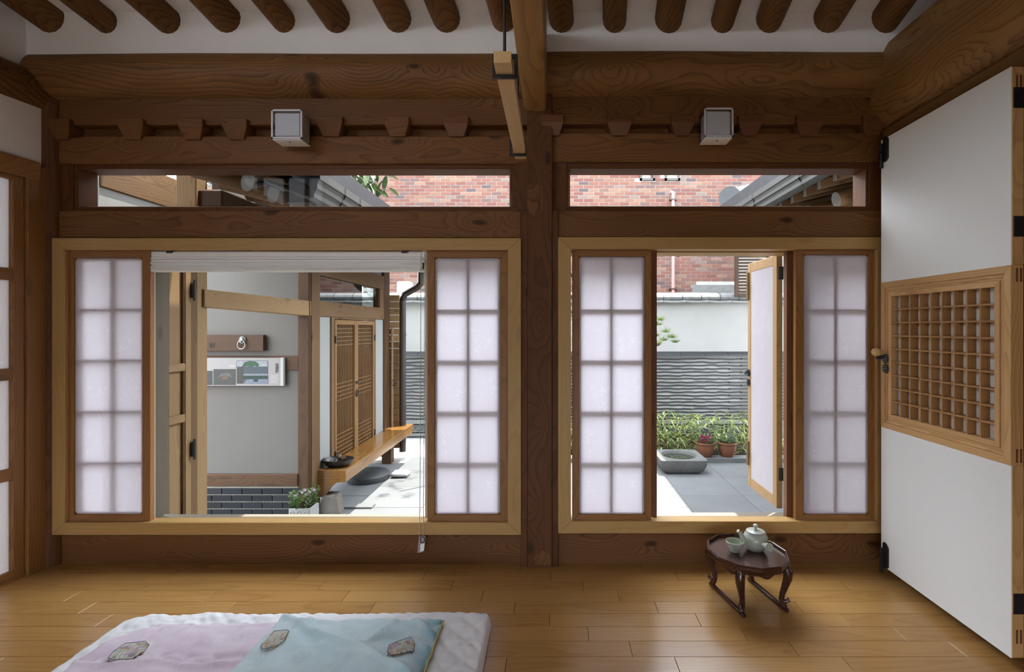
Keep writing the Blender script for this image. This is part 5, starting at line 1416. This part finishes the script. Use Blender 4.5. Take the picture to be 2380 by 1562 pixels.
# tiled ridge end of the roof beyond the right wing
RE = empty('tiled_roof_end', (2.9, 7.9, 2.0), 'grey tiled roof corner with a round end tile, seen through the right transom', 'roof')
c0 = Vector((X(1697, 7.9), 7.9, Z(459, 7.9)))
MB().tube([c0 + Vector((-.02, -.03, 0)), c0 + Vector((.012, .02, 0))], .165, 24).build('end_tile', M['tile'], RE)
def rtube(o0, L, r):
    p = c0 + Vector(o0); q = p + Vector((L, L * .35, L * .28))
    for k in range(4):
        a, b = p.lerp(q, k / 4), p.lerp(q, (k + .985) / 4)
        MB().tube([a, b], r, 14).build('cover_tile', M['tile_light'], RE, smooth=True)
rtube((.06, .02, .08), 1.6, .075); rtube((.10, -.06, -.08), 1.6, .07); rtube((.14, -.10, -.20), 1.6, .07)
MB().hexa([(c0.x - .05, 7.75, c0.z - .32), (c0.x + 2, 8.4, c0.z + .15), (c0.x + 2, 8.4, c0.z + .35), (c0.x - .05, 7.75, c0.z - .18)], [(c0.x + .2, 8.6, c0.z - .2), (c0.x + 2.2, 9.3, c0.z + .2), (c0.x + 2.2, 9.3, c0.z + .4), (c0.x + .2, 8.6, c0.z)]).build('roof_bed', M['tile'], RE)
BX('supporting_wall', M['plaster_ext'], RE, c0.x + .5, c0.x + 2, 8.0, 8.9, GZ, c0.z - .02)

# ================================================================== BASIN, POTS, LAMP
d = 5.56
SB = empty('stone_basin', (1.43, 5.82, GZ), 'square granite water basin on the paving', 'basin')
def sq(hx, hy, z, n=40, e=.14):
    out = []
    for i in range(n):
        a = 2 * math.pi * (i + .5) / n
        cx_, sx_ = math.cos(a), math.sin(a)
        out.append((1.432 + hx * math.copysign(abs(cx_) ** e, cx_), 5.815 + hy * math.copysign(abs(sx_) ** e, sx_), z))
    return out
def circ(r, z, n=40):
    return [(1.432 + r * .92 * math.cos(2 * math.pi * (i + .5) / n), 5.83 + r * math.sin(2 * math.pi * (i + .5) / n), z) for i in range(n)]
tz = GZ + .158
RG = [sq(.185, .20, GZ, e=.2), sq(.225, .235, GZ + .03, e=.2), sq(.250, .256, GZ + .085), sq(.258, .262, tz - .004), sq(.254, .258, tz), circ(.215, tz), circ(.205, tz - .012), circ(.195, tz - .05), circ(.10, tz - .085)]
mb = MB(); n = 40
for R_ in RG: mb.V += R_
for j in range(len(RG) - 1):
    for i in range(n): mb.F.append((j * n + i, j * n + (i + 1) % n, (j + 1) * n + (i + 1) % n, (j + 1) * n + i))
mb.F += [tuple(range(n))[::-1], tuple((len(RG) - 1) * n + i for i in range(n))]; mb.M = [0] * len(mb.F)
mb.build('stone_body', M['basin'], SB, smooth=True)
MB().add(circ(.197, tz - .035), [tuple(range(40))]).build('water', M['water'], SB, fix=False)
props(SB, None)

def pot(px, label, flow, seed):
    d = 6.16; x = X(px, d); z0 = GZ + .055
    P_ = empty('flower_pot', (x, d, z0), label, 'flower pot')
    MB().lathe([(0, 0), (.068, 0), (.078, .02), (.098, .07), (.105, .115), (.106, .145), (.114, .150), (.117, .160), (.114, .170), (.102, .171), (.098, .150), (0, .140)], (x, d, z0), 28).build('clay_pot', M['terracotta'], P_, smooth=True)
    MB().lathe([(.098, .150), (0, .152)], (x, d, z0), 20).build('soil', M['soil'], P_)
    props(leaf_mb(150, (x, d, z0 + .15), .085, .09, .055, seed, .3).build('foliage', M['herb'], P_, fix=False), kind='stuff')
    rng = random.Random(seed)
    for k in range(flow[1]):
        c = Vector((x + rng.uniform(-.06, .06), d + rng.uniform(-.05, .03), z0 + rng.uniform(.17, .25) if flow[1] > 4 else z0 + rng.uniform(.2, .26)))
        mb = MB()
        for j in range(6):
            a = j * math.pi / 3; p = Vector((math.cos(a), -.4, math.sin(a))); q = Vector((-math.sin(a), 0, math.cos(a)))
            mb.add([c, c + p * .010 + q * .008, c + p * .019, c + p * .010 - q * .008], [(0, 1, 2, 3)])
        mb.build('blossom', M[flow[0]], P_, fix=False)
pot(1639, 'terracotta flower pot with magenta blossoms in front of the garden lamp', ('flower_pink', 22), 21)
pot(1690, 'terracotta flower pot with a violet blossom, right of the magenta one', ('flower_blue', 3), 22)

GL = empty('garden_lamp', (X(1639, 6.5), 6.5, GZ), 'dark grey bollard lamp with a slanted top behind the flower pots', 'lamp')
lx = X(1639, 6.5)
MB().prism([(lx - .042, GZ + .02), (lx + .042, GZ + .02), (lx + .042, Z(998, 6.5)), (lx - .042, Z(993, 6.5))], 'y', 6.46, 6.54).build('post', M['grey_metal'], GL, bevel=.004)
MB().hexa([(lx - .044, 6.455, Z(993, 6.5)), (lx + .044, 6.455, Z(998, 6.5)), (lx + .044, 6.545, Z(998, 6.5)), (lx - .044, 6.545, Z(993, 6.5))], [(lx - .044, 6.455, Z(991.8, 6.5)), (lx + .044, 6.455, Z(996.8, 6.5)), (lx + .044, 6.545, Z(996.8, 6.5)), (lx - .044, 6.545, Z(991.8, 6.5))]).build('cap', M['concrete'], GL)

# ================================================================== PLANTS
rng = random.Random(5); mb = MB()
for k in range(3000):
    x = rng.uniform(-1.0, 2.9); y = rng.uniform(6.30, 7.38)
    if x > 2.15 and rng.random() < .35: continue
    h = rng.uniform(.03, .40) * (1.0 if y > 6.45 else .6)
    c = Vector((x, y, GZ + .03 + h))
    a = rng.uniform(0, 2 * math.pi); L = rng.uniform(.10, .20)
    d_ = Vector((math.cos(a), math.sin(a), rng.uniform(-.55, .5))).normalized(); s_ = d_.cross(Vector((0, 0, 1))).normalized()
    w = rng.uniform(.008, .014); dr = Vector((0, 0, -L * .25))
    mb.add([c, c + d_ * L * .45 + s_ * w, c + d_ * L + dr, c + d_ * L * .45 - s_ * w], [(0, 1, 2, 3)])
for k in range(120):
    x = rng.uniform(-1.0, 2.6); y = rng.uniform(6.3, 7.4); h = rng.uniform(.2, .45)
    mb.tube([(x, y, GZ), (x + rng.uniform(-.04, .04), y, GZ + h)], .003, 4)
bb = mb.build('low_bamboo', M['bamboo'], None, fix=False)
props(bb, 'low leafy dwarf bamboo in front of the courtyard wall', 'bamboo', kind='stuff')

PT = empty('pine_tree', (.55, 6.75, GZ), 'small pine tree whose branch tip shows beside the open casement', 'tree')
MB().tube([(.55, 6.75, GZ), (.50, 6.72, .2), (.62, 6.7, .8), (.45, 6.65, 1.35), (.40, 6.6, 1.75)], [.085, .075, .06, .045, .03], 12).build('trunk', M['bark'], PT, smooth=True)
tufts = []
def branch(pts, r):
    MB().tube(pts, [r, r * .7, r * .4][:len(pts)] if len(pts) == 3 else r, 8).build('branch', M['bark'], PT, smooth=True)
branch([(.60, 6.7, .75), (1.0, 6.6, .88), (1.36, 6.5, .99)], .03)
branch([(.47, 6.66, 1.3), (.95, 6.6, 1.32), (1.33, 6.5, 1.27)], .024)
branch([(.45, 6.65, 1.35), (-.2, 6.3, 1.55), (-1.0, 5.8, 1.6)], .03)
branch([(.42, 6.62, 1.55), (-.3, 6.0, 1.75), (-1.1, 5.35, 1.78)], .028)
branch([(.41, 6.61, 1.65), (.2, 6.0, 1.85), (-.3, 5.4, 1.85)], .026)
tufts += [(1.40, 6.48, 1.045, .10), (1.50, 6.47, 1.08, .10), (1.44, 6.5, 1.15, .10), (1.55, 6.48, 1.02, .08), (1.37, 6.5, 1.30, .09), (1.34, 6.5, 1.24, .09), (1.30, 6.5, 1.10, .10), (1.33, 6.52, 1.0, .10)]
rng = random.Random(9)
for k in range(34): tufts.append((rng.uniform(-1.25, -.1), rng.uniform(5.15, 6.1), rng.uniform(1.55, 1.9), rng.uniform(.08, .12)))
for k in range(50): tufts.append((rng.uniform(-.4, 1.0), rng.uniform(6.2, 6.9), rng.uniform(1.0, 1.95), rng.uniform(.08, .13)))
mb = MB()
for (x, y, z, s) in tufts:
    for k in range(90 if x > 1.2 else 46):
        q = Vector((rng.gauss(0, 1), rng.gauss(0, 1), abs(rng.gauss(0, 1)) * .8 + .1)).normalized()
        sd = q.cross(Vector((rng.uniform(-1, 1), rng.uniform(-1, 1), .3))).normalized() * .0024
        c = Vector((x, y, z)) + Vector((rng.uniform(-1, 1), rng.uniform(-1, 1), rng.uniform(-.3, .3))) * s * .35
        mb.add([c - sd, c + sd, c + q * s * rng.uniform(.6, 1.0)], [(0, 1, 2)])
props(mb.build('needles', M['pine'], PT, fix=False), kind='stuff')

BT = empty('leafy_tree', (-3.1, 8.4, GZ), 'broad leaved tree beside the white downpipe beyond the left eave', 'tree')
MB().tube([(-3.3, 8.5, GZ), (-3.35, 8.5, 1.6), (-3.25, 8.4, 3.1), (-3.3, 8.3, 4.4)], [.10, .085, .06, .03], 10).build('trunk', M['bark'], BT, smooth=True)
for e_ in ((-2.86, 8.25, 3.2), (-3.1, 8.0, 3.7), (-3.9, 8.5, 3.5)): MB().tube([(-3.27, 8.42, 2.7), ((-3.27 + e_[0]) / 2, 8.3, 3.1), e_], [.035, .025, .012], 8).build('branch', M['bark'], BT, smooth=True)
lm = []
for v_i in range(3):
    mb = MB(); L, w = .22 + .03 * v_i, .048
    prof = [(0, .004), (.15, .6), (.4, 1.0), (.7, .75), (.9, .3), (1.0, .02)]
    for u, k in prof:
        zc = -.18 * L * u * u
        mb.V += [(L * u, -w * k, zc + .012 * k), (L * u, 0, zc), (L * u, w * k, zc + .012 * k)]
    for i in range(len(prof) - 1):
        for a in (0, 1): mb.F.append((i * 3 + a, i * 3 + a + 1, (i + 1) * 3 + a + 1, (i + 1) * 3 + a))
    mb.M = [0] * len(mb.F)
    me = mb.mesh('leaf', M['leaf'], smooth=True, center=False, fix=False)[0]; lm.append(me)
rng = random.Random(3)
for k in range(290):
    x = min(rng.gauss(-3.12, .22), -2.86 + rng.uniform(-.1, .06)); z = rng.uniform(2.7, 4.2); y = rng.uniform(7.9, 8.9)
    o = link('leaf', lm[k % 3], (x, y, z), BT)
    o.rotation_euler = (rng.uniform(-.5, .5), rng.uniform(.1, 1.1), rng.uniform(0, 6.28))
